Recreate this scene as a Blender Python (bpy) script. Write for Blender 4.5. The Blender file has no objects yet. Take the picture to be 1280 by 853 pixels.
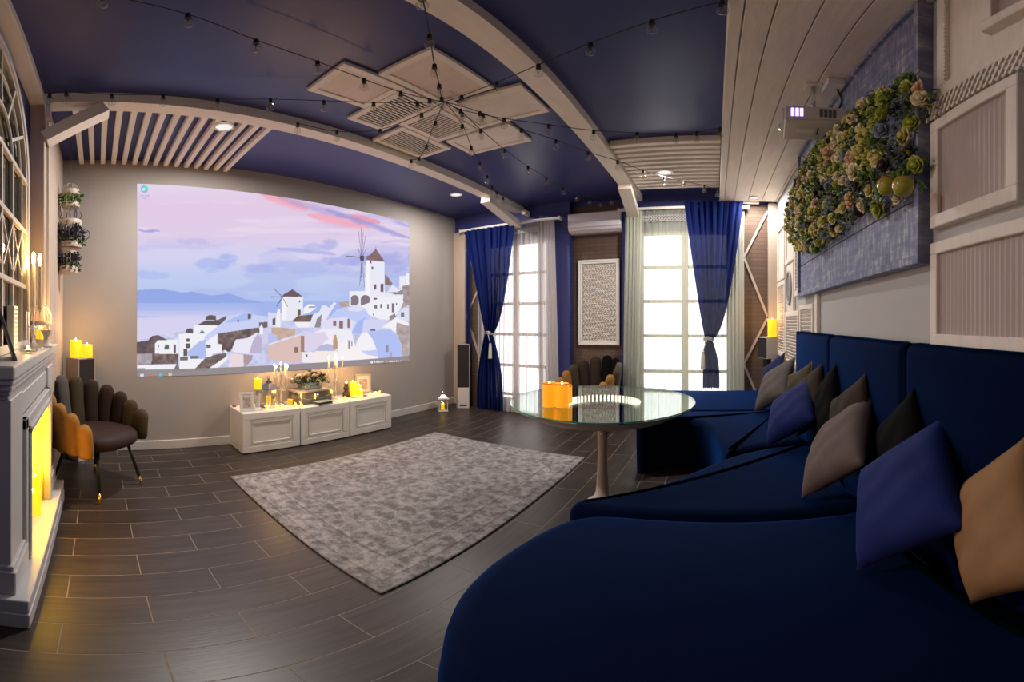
import bpy, bmesh, math, random
import numpy as np
from mathutils import Vector, Matrix
random.seed(7)
R = math.radians
sc = bpy.context.scene
C = sc.collection

# ---------------------------------------------------------------- camera (360-style equirectangular panorama)
HC = 1.35                                   # lens height above the floor
cam_d = bpy.data.cameras.new('camera'); cam = bpy.data.objects.new('camera', cam_d); C.objects.link(cam)
cam.location = (0, 0, HC); cam.rotation_euler = (R(90), 0, 0)
cam_d.type = 'PANO'; cam_d.clip_start = 0.02
PF, PX, PY = 492.15, 894.3, 403.0           # pixels per radian, pixel column of +Y, horizon row (1280x853 frame)
for tgt in [cam_d]+([cam_d.cycles] if hasattr(cam_d, 'cycles') else []):
    try:
        tgt.panorama_type = 'EQUIRECTANGULAR'
        tgt.longitude_min = (0-PX)/PF; tgt.longitude_max = (1280-PX)/PF
        tgt.latitude_min = (PY-853)/PF; tgt.latitude_max = (PY-0)/PF
    except Exception as e:
        pass
sc.camera = cam
sc.view_settings.view_transform = 'Standard'; sc.view_settings.look = 'None'
sc.view_settings.gamma = 1; sc.view_settings.use_curve_mapping = False
sc.view_settings.exposure = 1.42
sc.cycles.use_denoising = True
sc.cycles.max_bounces = 8; sc.cycles.transparent_max_bounces = 24
sc.cycles.sample_clamp_indirect = 4.0
sc.cycles.caustics_reflective = False; sc.cycles.caustics_refractive = False
w = bpy.data.worlds.new('world'); sc.world = w; w.use_nodes = True
w.node_tree.nodes['Background'].inputs[0].default_value = (0.6, 0.7, 0.9, 1)
w.node_tree.nodes['Background'].inputs[1].default_value = 0.3
DOWNLIGHT_W, PANE_L, PANE_R, SCREEN_E = 30.0, 1.25, 1.25, 0.355

# ---------------------------------------------------------------- room measures
XL, XR, YB, YW, ZC, ZS = -4.0, 0.8, -0.46, 5.144, 3.1, 2.95

def ray(px, py):
    a = (px-PX)/PF; e = (PY-py)/PF
    return math.sin(a)*math.cos(e), math.cos(a)*math.cos(e), math.sin(e)
def on_x(px, py, x):
    v = ray(px, py); t = x/v[0]; return (x, t*v[1], HC+t*v[2])
def on_y(px, py, y):
    v = ray(px, py); t = y/v[1]; return (t*v[0], y, HC+t*v[2])
def on_z(px, py, z):
    v = ray(px, py); t = (z-HC)/v[2]; return (t*v[0], t*v[1], z)

# ---------------------------------------------------------------- materials
M = {}
def mat(name, col, rough=0.6, metal=0.0, var=0.0, scale=8.0, stretch=(1,1,1), bump=0.0, bscale=None, sheen=0.0,
        emit=None, es=0.0, randv=0.0, col2=None, spec=None, detail=6.0, stint=None):
    m = bpy.data.materials.new(name); m.use_nodes = True; nt = m.node_tree; n = nt.nodes; l = nt.links
    b = n['Principled BSDF']
    b.inputs['Base Color'].default_value = (*col, 1); b.inputs['Roughness'].default_value = rough
    b.inputs['Metallic'].default_value = metal
    if spec is not None: b.inputs['Specular IOR Level'].default_value = spec
    if sheen:
        b.inputs['Sheen Weight'].default_value = sheen; b.inputs['Sheen Roughness'].default_value = 0.4
        b.inputs['Sheen Tint'].default_value = (*(stint or [min(1, c*3+0.05) for c in col]), 1)
    if emit: b.inputs['Emission Color'].default_value = (*emit, 1); b.inputs['Emission Strength'].default_value = es
    if var or bump or randv:
        tc = n.new('ShaderNodeTexCoord'); mp = n.new('ShaderNodeMapping'); mp.inputs['Scale'].default_value = stretch
        l.new(tc.outputs['Object'], mp.inputs['Vector'])
        vec = mp.outputs['Vector']
        if randv:
            oi = n.new('ShaderNodeObjectInfo'); va = n.new('ShaderNodeVectorMath'); va.operation = 'ADD'
            ms = n.new('ShaderNodeMath'); ms.operation = 'MULTIPLY'; ms.inputs[1].default_value = 37.0
            l.new(oi.outputs['Random'], ms.inputs[0]); l.new(vec, va.inputs[0]); l.new(ms.outputs[0], va.inputs[1]); vec = va.outputs[0]
        no = n.new('ShaderNodeTexNoise'); no.inputs['Scale'].default_value = scale; no.inputs['Detail'].default_value = detail
        l.new(vec, no.inputs['Vector'])
        rp = n.new('ShaderNodeValToRGB')
        c2 = col2 or tuple(max(0, c*(1-var)) for c in col)
        rp.color_ramp.elements[0].position = 0.3; rp.color_ramp.elements[1].position = 0.7
        rp.color_ramp.elements[0].color = (*c2, 1); rp.color_ramp.elements[1].color = (*col, 1)
        l.new(no.outputs['Fac'], rp.inputs['Fac'])
        out = rp.outputs['Color']
        if randv:
            mr = n.new('ShaderNodeMapRange'); mr.inputs['To Min'].default_value = 1-randv; mr.inputs['To Max'].default_value = 1+randv
            l.new(oi.outputs['Random'], mr.inputs['Value'])
            hv = n.new('ShaderNodeHueSaturation'); l.new(mr.outputs[0], hv.inputs['Value']); l.new(out, hv.inputs['Color']); out = hv.outputs['Color']
        l.new(out, b.inputs['Base Color'])
        if bump:
            n2 = n.new('ShaderNodeTexNoise'); n2.inputs['Scale'].default_value = bscale or scale; n2.inputs['Detail'].default_value = 5
            l.new(vec, n2.inputs['Vector'])
            bp = n.new('ShaderNodeBump'); bp.inputs['Strength'].default_value = bump; bp.inputs['Distance'].default_value = 0.01
            l.new(n2.outputs['Fac'], bp.inputs['Height']); l.new(bp.outputs['Normal'], b.inputs['Normal'])
    M[name] = m; return m

mat('ceiling_blue', (0.036, 0.044, 0.178), 0.36, var=0.06, scale=3)
mat('wall_blue', (0.035, 0.045, 0.20), 0.6, var=0.08, scale=5)
mat('plaster', (0.36, 0.325, 0.305), 0.7, var=0.05, scale=2.5)
mat('plaster_cool', (0.50, 0.50, 0.49), 0.7, var=0.05, scale=2.5)
mat('white_paint', (0.55, 0.52, 0.49), 0.45, var=0.04, scale=4)
mat('fire_white', (0.50, 0.50, 0.51), 0.4, var=0.04, scale=4)
mat('cabinet_white', (0.70, 0.67, 0.62), 0.35, var=0.03, scale=4)
mat('whitewash', (0.86, 0.79, 0.71), 0.6, var=0.10, scale=5, stretch=(6,6,1), bump=0.15, bscale=20)
mat('whitewash_y', (0.86, 0.79, 0.71), 0.6, var=0.10, scale=4, stretch=(7,1,7), bump=0.15, bscale=14, randv=0.05)
mat('whitewash_x', (0.86, 0.79, 0.71), 0.6, var=0.10, scale=4, stretch=(1,7,7), bump=0.15, bscale=14, randv=0.04)
mat('beige_board', (0.50, 0.41, 0.34), 0.6, var=0.08, scale=4, stretch=(7,7,1), bump=0.15, bscale=14)
mat('infill_pink', (0.76, 0.65, 0.57), 0.6, var=0.08, scale=4, stretch=(1,7,7))
mat('shutter_beige', (0.48, 0.40, 0.37), 0.6, var=0.08, scale=4, stretch=(5,5,1))
mat('grout', (0.24, 0.20, 0.17), 0.8)
mat('rod_white', (0.75, 0.74, 0.70), 0.35)
mat('black_metal', (0.012, 0.012, 0.012), 0.35, spec=0.5)
mat('black_rubber', (0.01, 0.01, 0.01), 0.6)
mat('brass', (0.85, 0.55, 0.15), 0.2, 1.0)
mat('silver', (0.75, 0.72, 0.68), 0.28, 0.9)
mat('chrome', (0.85, 0.85, 0.86), 0.08, 1.0)
mat('mirror', (0.62, 0.68, 0.67), 0.02, 1.0)
mat('ac_white', (0.68, 0.66, 0.72), 0.35)
mat('ac_dark', (0.10, 0.10, 0.12), 0.5)
mat('sofa_blue', (0.0006, 0.0042, 0.023), 0.85, var=0.25, scale=3, spec=0.04, sheen=0.55, stint=(0.02, 0.15, 0.70), bump=0.05, bscale=60)
mat('velvet_royal', (0.008, 0.018, 0.12), 0.8, var=0.2, scale=4, sheen=0.10, spec=0.2, bump=0.08, bscale=50)
mat('velvet_navy', (0.004, 0.012, 0.07), 0.8, var=0.2, scale=4, sheen=0.08, spec=0.2)
mat('velvet_taupe', (0.14, 0.105, 0.10), 0.8, var=0.2, scale=5, sheen=0.10, spec=0.2, bump=0.1, bscale=30)
mat('velvet_grey', (0.10, 0.085, 0.08), 0.8, var=0.2, scale=5, sheen=0.08, spec=0.2, bump=0.1, bscale=30)
mat('velvet_brown', (0.035, 0.022, 0.016), 0.8, var=0.2, scale=5, sheen=0.08, spec=0.2)
mat('velvet_olive', (0.06, 0.045, 0.025), 0.8, var=0.2, scale=5, sheen=0.08, spec=0.2)
mat('velvet_black', (0.004, 0.0035, 0.004), 0.85, spec=0.08, var=0.2, scale=5)
mat('velvet_gold', (0.33, 0.16, 0.035), 0.75, var=0.25, scale=5, sheen=0.10, spec=0.2)
mat('velvet_sand', (0.30, 0.165, 0.075), 0.75, var=0.2, scale=5, sheen=0.08, spec=0.2, bump=0.1, bscale=30)
mat('velvet_seat', (0.035, 0.018, 0.016), 0.6, var=0.25, scale=5, sheen=0.08, spec=0.2)
mat('speaker_grille', (0.022, 0.016, 0.016), 0.9, bump=0.4, bscale=400, var=0.1)
mat('speaker_body', (0.30, 0.25, 0.22), 0.5)
mat('speaker_white', (0.60, 0.57, 0.56), 0.4)
mat('grey_tin', (0.10, 0.11, 0.13), 0.5, 0.0, var=0.2, scale=20)
mat('lantern_white', (0.62, 0.58, 0.52), 0.5, var=0.1, scale=15)
mat('sage_paint', (0.30, 0.34, 0.28), 0.6, var=0.15, scale=12)
mat('case_grey', (0.10, 0.105, 0.11), 0.6, var=0.25, scale=12)
mat('case_top', (0.36, 0.31, 0.26), 0.6, var=0.15, scale=12)
mat('photo_print', (0.20, 0.09, 0.07), 0.4, var=0.9, scale=45, col2=(0.55, 0.48, 0.42))
mat('photo_dark', (0.03, 0.02, 0.03), 0.2, var=0.5, scale=20)
mat('bark', (0.07, 0.04, 0.02), 0.7, var=0.5, scale=60, bump=0.5)
mat('leaf_green', (0.13, 0.24, 0.04), 0.55, var=0.6, scale=25)
mat('leaf_dark', (0.03, 0.065, 0.02), 0.55, var=0.5, scale=25)
mat('leaf_lime', (0.42, 0.47, 0.05), 0.5, var=0.4, scale=30)
mat('lavender', (0.055, 0.04, 0.13), 0.7, var=0.5, scale=40)
mat('rose_cream', (0.80, 0.70, 0.42), 0.6, var=0.25, scale=40)
mat('rose_yellow', (0.70, 0.62, 0.20), 0.6, var=0.3, scale=40)
mat('rose_peach', (0.75, 0.48, 0.28), 0.6, var=0.3, scale=40)
mat('bloom_blue', (0.24, 0.31, 0.37), 0.7, var=0.5, scale=60)
mat('bloom_dark', (0.030, 0.010, 0.014), 0.6, var=0.4, scale=40)
mat('apple_green', (0.32, 0.38, 0.03), 0.25, var=0.6, scale=7, col2=(0.42, 0.16, 0.03))
mat('rose_white', (0.62, 0.50, 0.38), 0.6, var=0.3, scale=40)
mat('rose_rust', (0.20, 0.06, 0.03), 0.6, var=0.5, scale=40)
mat('cage_cream', (0.62, 0.53, 0.44), 0.5, var=0.4, scale=120)
mat('wire_dark', (0.03, 0.025, 0.02), 0.5, 0.5)
mat('cord_silver', (0.45, 0.44, 0.42), 0.4)
mat('tassel_pale', (0.45, 0.50, 0.40), 0.8)
mat('table_white', (0.50, 0.46, 0.42), 0.4)
mat('glass_edge', (0.02, 0.30, 0.20), 0.08)
mat('mesh_socket', (0.62, 0.40, 0.03), 0.4)
mat('red_wax', (0.4, 0.01, 0.01), 0.4)
mat('wax_ivory', (0.75, 0.66, 0.48), 0.5)
def emission(name, col, s):
    m = bpy.data.materials.new(name); m.use_nodes = True; nt = m.node_tree
    nt.nodes.remove(nt.nodes['Principled BSDF']); e = nt.nodes.new('ShaderNodeEmission')
    e.inputs[0].default_value = (*col, 1); e.inputs[1].default_value = s
    nt.links.new(e.outputs[0], nt.nodes['Material Output'].inputs[0]); M[name] = m; return m
emission('pane_left', (1.0, 0.95, 0.95), PANE_L)
emission('pane_right', (1.0, 0.96, 0.97), PANE_R)
emission('flame', (1.0, 0.62, 0.20), 22.0)
emission('star_glow', (1.0, 0.50, 0.06), 2.4)
emission('led_white', (1.0, 0.86, 0.66), 1.6)
emission('led_blue', (0.45, 0.30, 1.0), 1.2)
emission('lamp_disc', (1.0, 0.96, 0.92), 0.35)
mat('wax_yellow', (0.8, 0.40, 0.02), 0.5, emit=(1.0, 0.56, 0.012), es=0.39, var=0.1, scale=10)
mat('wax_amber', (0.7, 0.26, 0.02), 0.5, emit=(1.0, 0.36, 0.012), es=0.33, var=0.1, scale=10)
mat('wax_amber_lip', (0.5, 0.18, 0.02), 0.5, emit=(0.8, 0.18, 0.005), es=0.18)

def glassy(name, tint, refl=0.12, rough=0.02):
    m = bpy.data.materials.new(name); m.use_nodes = True; nt = m.node_tree; n = nt.nodes; l = nt.links
    n.remove(n['Principled BSDF'])
    t = n.new('ShaderNodeBsdfTransparent'); t.inputs[0].default_value = (*tint, 1)
    g = n.new('ShaderNodeBsdfGlossy'); g.inputs['Roughness'].default_value = rough
    f = n.new('ShaderNodeLayerWeight'); f.inputs[0].default_value = 0.5
    pw = n.new('ShaderNodeMath'); pw.operation = 'POWER'; pw.inputs[1].default_value = 3.0; l.new(f.outputs['Facing'], pw.inputs[0])
    ma = n.new('ShaderNodeMath'); ma.operation = 'MULTIPLY_ADD'; ma.inputs[1].default_value = refl; ma.inputs[2].default_value = 0.04; l.new(pw.outputs[0], ma.inputs[0])
    mx = n.new('ShaderNodeMixShader'); l.new(ma.outputs[0], mx.inputs[0])
    l.new(t.outputs[0], mx.inputs[1]); l.new(g.outputs[0], mx.inputs[2]); l.new(mx.outputs[0], n['Material Output'].inputs[0])
    M[name] = m
glassy('clear_glass', (0.93, 0.93, 0.90), 0.95)
glassy('glass_top', (0.90, 0.97, 0.94), 0.7, 0.01)
def cloth(name, col, transp, trans_w=0.6):
    m = bpy.data.materials.new(name); m.use_nodes = True; nt = m.node_tree; n = nt.nodes; l = nt.links
    n.remove(n['Principled BSDF'])
    t = n.new('ShaderNodeBsdfTransparent'); d = n.new('ShaderNodeBsdfDiffuse'); d.inputs[0].default_value = (*col, 1)
    s = n.new('ShaderNodeBsdfTranslucent'); s.inputs[0].default_value = (*col, 1)
    a = n.new('ShaderNodeMixShader'); a.inputs[0].default_value = trans_w; l.new(d.outputs[0], a.inputs[1]); l.new(s.outputs[0], a.inputs[2])
    b = n.new('ShaderNodeMixShader'); b.inputs[0].default_value = transp; l.new(a.outputs[0], b.inputs[1]); l.new(t.outputs[0], b.inputs[2])
    l.new(b.outputs[0], n['Material Output'].inputs[0]); M[name] = m
cloth('sheer_white', (0.50, 0.47, 0.46), 0.42, 0.25)
cloth('sheer_green', (0.46, 0.48, 0.38), 0.42, 0.25)
cloth('sheer_dense', (0.60, 0.56, 0.54), 0.12, 0.35)
cloth('sheer_dense_green', (0.56, 0.58, 0.49), 0.12, 0.35)
cloth('drape_blue', (0.014, 0.026, 0.15), 0.025, 0.42)
cloth('lace', (0.70, 0.68, 0.67), 0.22, 0.4)

def build_special():
    # floor tile: dark wood grain ceramic
    m = mat('tile_wood', (0.048, 0.034, 0.027), 0.38, spec=0.5, randv=0.16, var=0.6, scale=3.0, stretch=(14, 1, 1), bump=0.05, bscale=8, detail=8)
    # brick-print wallpaper
    m = bpy.data.materials.new('brick_wallpaper'); m.use_nodes = True; n = m.node_tree.nodes; l = m.node_tree.links
    b = n['Principled BSDF']; b.inputs['Roughness'].default_value = 0.75
    tc = n.new('ShaderNodeTexCoord'); sp = n.new('ShaderNodeSeparateXYZ'); cb = n.new('ShaderNodeCombineXYZ')
    l.new(tc.outputs['Object'], sp.inputs[0]); l.new(sp.outputs[0], cb.inputs[0]); l.new(sp.outputs[2], cb.inputs[1])
    br = n.new('ShaderNodeTexBrick'); br.inputs['Scale'].default_value = 1.0
    br.inputs['Brick Width'].default_value = 0.22; br.inputs['Row Height'].default_value = 0.055; br.inputs['Mortar Size'].default_value = 0.006
    br.inputs['Color1'].default_value = (0.135, 0.082, 0.056, 1); br.inputs['Color2'].default_value = (0.105, 0.068, 0.050, 1)
    br.inputs['Mortar'].default_value = (0.085, 0.057, 0.043, 1)
    l.new(cb.outputs[0], br.inputs['Vector']); l.new(br.outputs['Color'], b.inputs['Base Color']); M['brick_wallpaper'] = m
    # painted, rubbed blue board
    m = bpy.data.materials.new('rubbed_blue'); m.use_nodes = True; n = m.node_tree.nodes; l = m.node_tree.links
    b = n['Principled BSDF']; b.inputs['Roughness'].default_value = 0.6
    tc = n.new('ShaderNodeTexCoord'); mp = n.new('ShaderNodeMapping'); mp.inputs['Scale'].default_value = (1, 1.4, 6)
    l.new(tc.outputs['Object'], mp.inputs[0])
    a = n.new('ShaderNodeTexNoise'); a.inputs['Scale'].default_value = 5; a.inputs['Detail'].default_value = 10; a.inputs['Roughness'].default_value = 0.7
    l.new(mp.outputs[0], a.inputs['Vector'])
    mp2 = n.new('ShaderNodeMapping'); mp2.inputs['Scale'].default_value = (1, 9, 1.2); l.new(tc.outputs['Object'], mp2.inputs[0])
    a2 = n.new('ShaderNodeTexNoise'); a2.inputs['Scale'].default_value = 7; a2.inputs['Detail'].default_value = 8; l.new(mp2.outputs[0], a2.inputs['Vector'])
    mx = n.new('ShaderNodeMath'); mx.operation = 'ADD'; l.new(a.outputs[0], mx.inputs[0]); l.new(a2.outputs[0], mx.inputs[1])
    rp = n.new('ShaderNodeValToRGB'); e = rp.color_ramp.elements
    e[0].position = 0.40; e[0].color = (0.13, 0.15, 0.27, 1); e[1].position = 0.66; e[1].color = (0.58, 0.57, 0.60, 1)
    k = rp.color_ramp.elements.new(0.52); k.color = (0.21, 0.235, 0.36, 1)
    h = n.new('ShaderNodeMath'); h.operation = 'MULTIPLY'; h.inputs[1].default_value = 0.5; l.new(mx.outputs[0], h.inputs[0])
    l.new(h.outputs[0], rp.inputs[0]); l.new(rp.outputs[0], b.inputs['Base Color']); M['rubbed_blue'] = m
    # rug: worn grey pattern with a border
    m = bpy.data.materials.new('rug_pattern'); m.use_nodes = True; n = m.node_tree.nodes; l = m.node_tree.links
    b = n['Principled BSDF']; b.inputs['Roughness'].default_value = 0.95
    tc = n.new('ShaderNodeTexCoord')
    v = n.new('ShaderNodeTexVoronoi'); v.feature = 'DISTANCE_TO_EDGE'; v.inputs['Scale'].default_value = 6.5
    nz = n.new('ShaderNodeTexNoise'); nz.inputs['Scale'].default_value = 7; nz.inputs['Detail'].default_value = 8
    l.new(tc.outputs['Object'], nz.inputs['Vector'])
    vm = n.new('ShaderNodeVectorMath'); vm.operation = 'MULTIPLY_ADD'; vm.inputs[1].default_value = (0.18, 0.18, 0.18)
    l.new(nz.outputs['Color'], vm.inputs[0]); l.new(tc.outputs['Object'], vm.inputs[2]); l.new(vm.outputs[0], v.inputs['Vector'])
    n3 = n.new('ShaderNodeTexNoise'); n3.inputs['Scale'].default_value = 15; n3.inputs['Detail'].default_value = 6; n3.inputs['Roughness'].default_value = 0.75
    l.new(tc.outputs['Object'], n3.inputs['Vector'])
    n4 = n.new('ShaderNodeTexNoise'); n4.inputs['Scale'].default_value = 2.2; n4.inputs['Detail'].default_value = 3; l.new(tc.outputs['Object'], n4.inputs['Vector'])
    r1 = n.new('ShaderNodeValToRGB'); r1.color_ramp.elements[0].position = 0.02; r1.color_ramp.elements[1].position = 0.10
    r1.color_ramp.elements[0].color = (1, 1, 1, 1); r1.color_ramp.elements[1].color = (0, 0, 0, 1); l.new(v.outputs['Distance'], r1.inputs[0])
    r2 = n.new('ShaderNodeValToRGB'); r2.color_ramp.elements[0].position = 0.42; r2.color_ramp.elements[1].position = 0.58
    l.new(n3.outputs['Fac'], r2.inputs[0])
    ad = n.new('ShaderNodeMath'); ad.operation = 'MULTIPLY_ADD'; ad.inputs[1].default_value = 0.45
    l.new(r1.outputs[0], ad.inputs[0]); l.new(r2.outputs[0], ad.inputs[2])
    m2 = n.new('ShaderNodeMath'); m2.operation = 'MULTIPLY'; l.new(ad.outputs[0], m2.inputs[0]); m2.inputs[1].default_value = 0.75
    cr = n.new('ShaderNodeValToRGB'); cr.color_ramp.elements[0].color = (0.125, 0.115, 0.115, 1); cr.color_ramp.elements[1].color = (0.33, 0.312, 0.308, 1)
    l.new(m2.outputs[0], cr.inputs[0])
    # border bands from object coordinates (half sizes 0.915 x 1.235)
    sp = n.new('ShaderNodeSeparateXYZ'); l.new(tc.outputs['Object'], sp.inputs[0])
    def edge(o, half):
        ab = n.new('ShaderNodeMath'); ab.operation = 'ABSOLUTE'; l.new(o, ab.inputs[0])
        s = n.new('ShaderNodeMath'); s.operation = 'SUBTRACT'; s.inputs[0].default_value = half; l.new(ab.outputs[0], s.inputs[1]); return s.outputs[0]
    mn = n.new('ShaderNodeMath'); mn.operation = 'MINIMUM'; l.new(edge(sp.outputs[0], 0.915), mn.inputs[0]); l.new(edge(sp.outputs[1], 1.235), mn.inputs[1])
    rb = n.new('ShaderNodeValToRGB'); rb.color_ramp.interpolation = 'LINEAR'
    el = rb.color_ramp.elements; el[0].position = 0.0; el[0].color = (0.9, 0.9, 0.9, 1); el[1].position = 1.0; el[1].color = (0.92, 0.92, 0.92, 1)
    for p_, c_ in ((0.06, 0.95), (0.075, 0.62), (0.085, 1.05), (0.22, 1.0), (0.235, 0.60), (0.25, 1.08), (0.28, 0.9)):
        k = el.new(p_); k.color = (c_, c_, c_, 1)
    l.new(mn.outputs[0], rb.inputs[0])
    mu = n.new('ShaderNodeMixRGB'); mu.blend_type = 'MULTIPLY'; mu.inputs[0].default_value = 1; l.new(cr.outputs[0], mu.inputs[1]); l.new(rb.outputs[0], mu.inputs[2])
    l.new(mu.outputs[0], b.inputs['Base Color'])
    bp = n.new('ShaderNodeBump'); bp.inputs['Strength'].default_value = 0.4; bp.inputs['Distance'].default_value = 0.004
    l.new(n3.outputs['Fac'], bp.inputs['Height']); l.new(bp.outputs[0], b.inputs['Normal']); M['rug_pattern'] = m
    # projected picture: colour attribute
    m = bpy.data.materials.new('projection'); m.use_nodes = True; n = m.node_tree.nodes; l = m.node_tree.links
    n.remove(n['Principled BSDF']); at = n.new('ShaderNodeAttribute'); at.attribute_name = 'picture'
    e = n.new('ShaderNodeEmission'); e.inputs[1].default_value = SCREEN_E; l.new(at.outputs['Color'], e.inputs[0]); l.new(e.outputs[0], n['Material Output'].inputs[0])
    M['projection'] = m
build_special()

# ---------------------------------------------------------------- mesh helpers
class MB:
    def __init__(s): s.v = []; s.f = []; s.mi = []
    def add(s, vs, fs, T=None, mi=0):
        o = len(s.v)
        s.v += [tuple(T @ Vector(p)) for p in vs] if T is not None else [tuple(p) for p in vs]
        s.f += [tuple(i+o for i in f) for f in fs]; s.mi += [mi]*len(fs); return s
    def box(s, x0, x1, y0, y1, z0, z1, b=0.0, T=None, mi=0):
        if x0 > x1: x0, x1 = x1, x0
        if y0 > y1: y0, y1 = y1, y0
        if z0 > z1: z0, z1 = z1, z0
        if b <= 0:
            vs = [(x, y, z) for x in (x0, x1) for y in (y0, y1) for z in (z0, z1)]
            fs = [(0,1,3,2), (4,6,7,5), (0,4,5,1), (2,3,7,6), (0,2,6,4), (1,5,7,3)]
            return s.add(vs, fs, T, mi)
        b = min(b, (x1-x0)*.49, (y1-y0)*.49, (z1-z0)*.49)
        vs = []; idx = {}
        for i, (X, sx) in enumerate(((x0, 1), (x1, -1))):
            for j, (Y, sy) in enumerate(((y0, 1), (y1, -1))):
                for k, (Z, sz) in enumerate(((z0, 1), (z1, -1))):
                    for a in range(3):
                        p = [X+sx*b, Y+sy*b, Z+sz*b]; p[a] = (X, Y, Z)[a]
                        idx[(i, j, k, a)] = len(vs); vs.append(tuple(p))
        fs = []
        q = lambda *t: idx[t]
        for i in (0, 1):
            f = (q(i,0,0,0), q(i,0,1,0), q(i,1,1,0), q(i,1,0,0)); fs.append(f if i == 0 else f[::-1])
            f = (q(0,i,0,1), q(1,i,0,1), q(1,i,1,1), q(0,i,1,1)); fs.append(f if i == 0 else f[::-1])
            f = (q(0,0,i,2), q(0,1,i,2), q(1,1,i,2), q(1,0,i,2)); fs.append(f if i == 0 else f[::-1])
        for i in (0, 1):
            for j in (0, 1):
                fs.append((q(0,i,j,1), q(1,i,j,1), q(1,i,j,2), q(0,i,j,2)))
                fs.append((q(i,0,j,0), q(i,1,j,0), q(i,1,j,2), q(i,0,j,2)))
                fs.append((q(i,j,0,0), q(i,j,1,0), q(i,j,1,1), q(i,j,0,1)))
                for k in (0, 1): fs.append((q(i,j,k,0), q(i,j,k,1), q(i,j,k,2)))
        return s.add(vs, fs, T, mi)
    def lathe(s, prof, n=24, c=(0,0,0), T=None, mi=0, a0=0.0, a1=2*math.pi, cap=True):
        full = abs(a1-a0-2*math.pi) < 1e-6; m = n if full else n+1
        vs = []; fs = []
        for r, z in prof:
            for k in range(m):
                a = a0+(a1-a0)*k/n; vs.append((c[0]+r*math.cos(a), c[1]+r*math.sin(a), c[2]+z))
        for i in range(len(prof)-1):
            for k in range(n):
                k2 = (k+1) % m
                fs.append((i*m+k, i*m+k2, (i+1)*m+k2, (i+1)*m+k))
        if full and cap and prof[0] != prof[-1]:
            if prof[0][0] > 1e-5: fs.append(tuple(range(m))[::-1])
            if prof[-1][0] > 1e-5: fs.append(tuple((len(prof)-1)*m+k for k in range(m)))
        return s.add(vs, fs, T, mi)
    def tube(s, pts, r, n=6, closed=False, T=None, mi=0):
        pts = [Vector(p) for p in pts]; N = len(pts)
        if N < 2: return s
        rr = r if isinstance(r, (list, tuple)) else [r]*N
        vs = []; fs = []; up = None
        for i, p in enumerate(pts):
            if closed: t = pts[(i+1) % N]-pts[i-1]
            else: t = pts[min(i+1, N-1)]-pts[max(i-1, 0)]
            if t.length < 1e-9: t = Vector((0, 0, 1))
            t.normalize()
            if up is None:
                up = Vector((0, 0, 1)) if abs(t.z) < 0.9 else Vector((1, 0, 0))
            u = (up-t*up.dot(t))
            if u.length < 1e-4: u = t.orthogonal()
            u.normalize(); up = u; w_ = t.cross(u)
            for k in range(n):
                a = 2*math.pi*k/n; vs.append(tuple(p+(u*math.cos(a)+w_*math.sin(a))*rr[i]))
        for i in range(N if closed else N-1):
            j = (i+1) % N
            for k in range(n): fs.append((i*n+k, i*n+(k+1) % n, j*n+(k+1) % n, j*n+k))
        if not closed: fs.append(tuple(range(n))[::-1]); fs.append(tuple((N-1)*n+k for k in range(n)))
        return s.add(vs, fs, T, mi)
    def ball(s, c, r, n=10, m=7, sq=(1,1,1), T=None, mi=0):
        prof = [(r*math.sin(math.pi*i/m), -r*math.cos(math.pi*i/m)) for i in range(m+1)]
        prof[0] = (0, -r); prof[-1] = (0, r)
        S = Matrix.Translation(c) @ Matrix.Diagonal((*sq, 1))
        return s.lathe(prof, n, T=(T @ S if T is not None else S), mi=mi)
    def prism(s, pts, z0, z1, T=None, mi=0):          # polygon in xy, extruded in z
        n = len(pts)
        vs = [(x, y, z0) for x, y in pts]+[(x, y, z1) for x, y in pts]
        fs = [tuple(range(n))[::-1], tuple(range(n, 2*n))]+[(i, (i+1) % n, n+(i+1) % n, n+i) for i in range(n)]
        return s.add(vs, fs, T, mi)
    def bar(s, a, b, wd, th, up=(0,0,1), T=None, mi=0):   # square bar from a to b
        a = Vector(a); b = Vector(b); t = (b-a).normalized(); u = Vector(up); u = (u-t*u.dot(t)).normalized(); w_ = t.cross(u)
        vs = []
        for p in (a, b):
            for i, j in ((-1,-1), (1,-1), (1,1), (-1,1)): vs.append(tuple(p+w_*(i*wd/2)+u*(j*th/2)))
        return s.add(vs, [(3,2,1,0), (4,5,6,7), (0,1,5,4), (1,2,6,5), (2,3,7,6), (3,0,4,7)], T, mi)
    def mesh(s, name, smooth=False):
        me = bpy.data.meshes.new(name); me.from_pydata(s.v, [], s.f)
        if any(s.mi): me.polygons.foreach_set('material_index', s.mi)
        if smooth: me.polygons.foreach_set('use_smooth', [True]*len(me.polygons))
        me.update()
        bm = bmesh.new(); bm.from_mesh(me); bmesh.ops.recalc_face_normals(bm, faces=bm.faces)
        if smooth == 'auto':
            for e in bm.edges:
                if len(e.link_faces) == 2 and e.calc_face_angle(0) > 0.7: e.smooth = False
        bm.to_mesh(me); bm.free()
        return me
    def build(s, name, material, parent=None, smooth=False, label=None, cat=None, group=None, kind=None, loc=None, rot=None):
        me = s.mesh(name, smooth)
        for m in (material if isinstance(material, (list, tuple)) else [material]): me.materials.append(M[m])
        return put(name, me, parent, label, cat, group, kind, loc, rot)
def put(name, me, parent=None, label=None, cat=None, group=None, kind=None, loc=None, rot=None):
    o = bpy.data.objects.new(name, me); C.objects.link(o)
    if parent is not None: o.parent = parent
    if loc is not None: o.location = loc
    if rot is not None: o.rotation_euler = rot
    if label: o['label'] = label
    if cat: o['category'] = cat
    if group: o['group'] = group
    if kind: o['kind'] = kind
    return o
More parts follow.
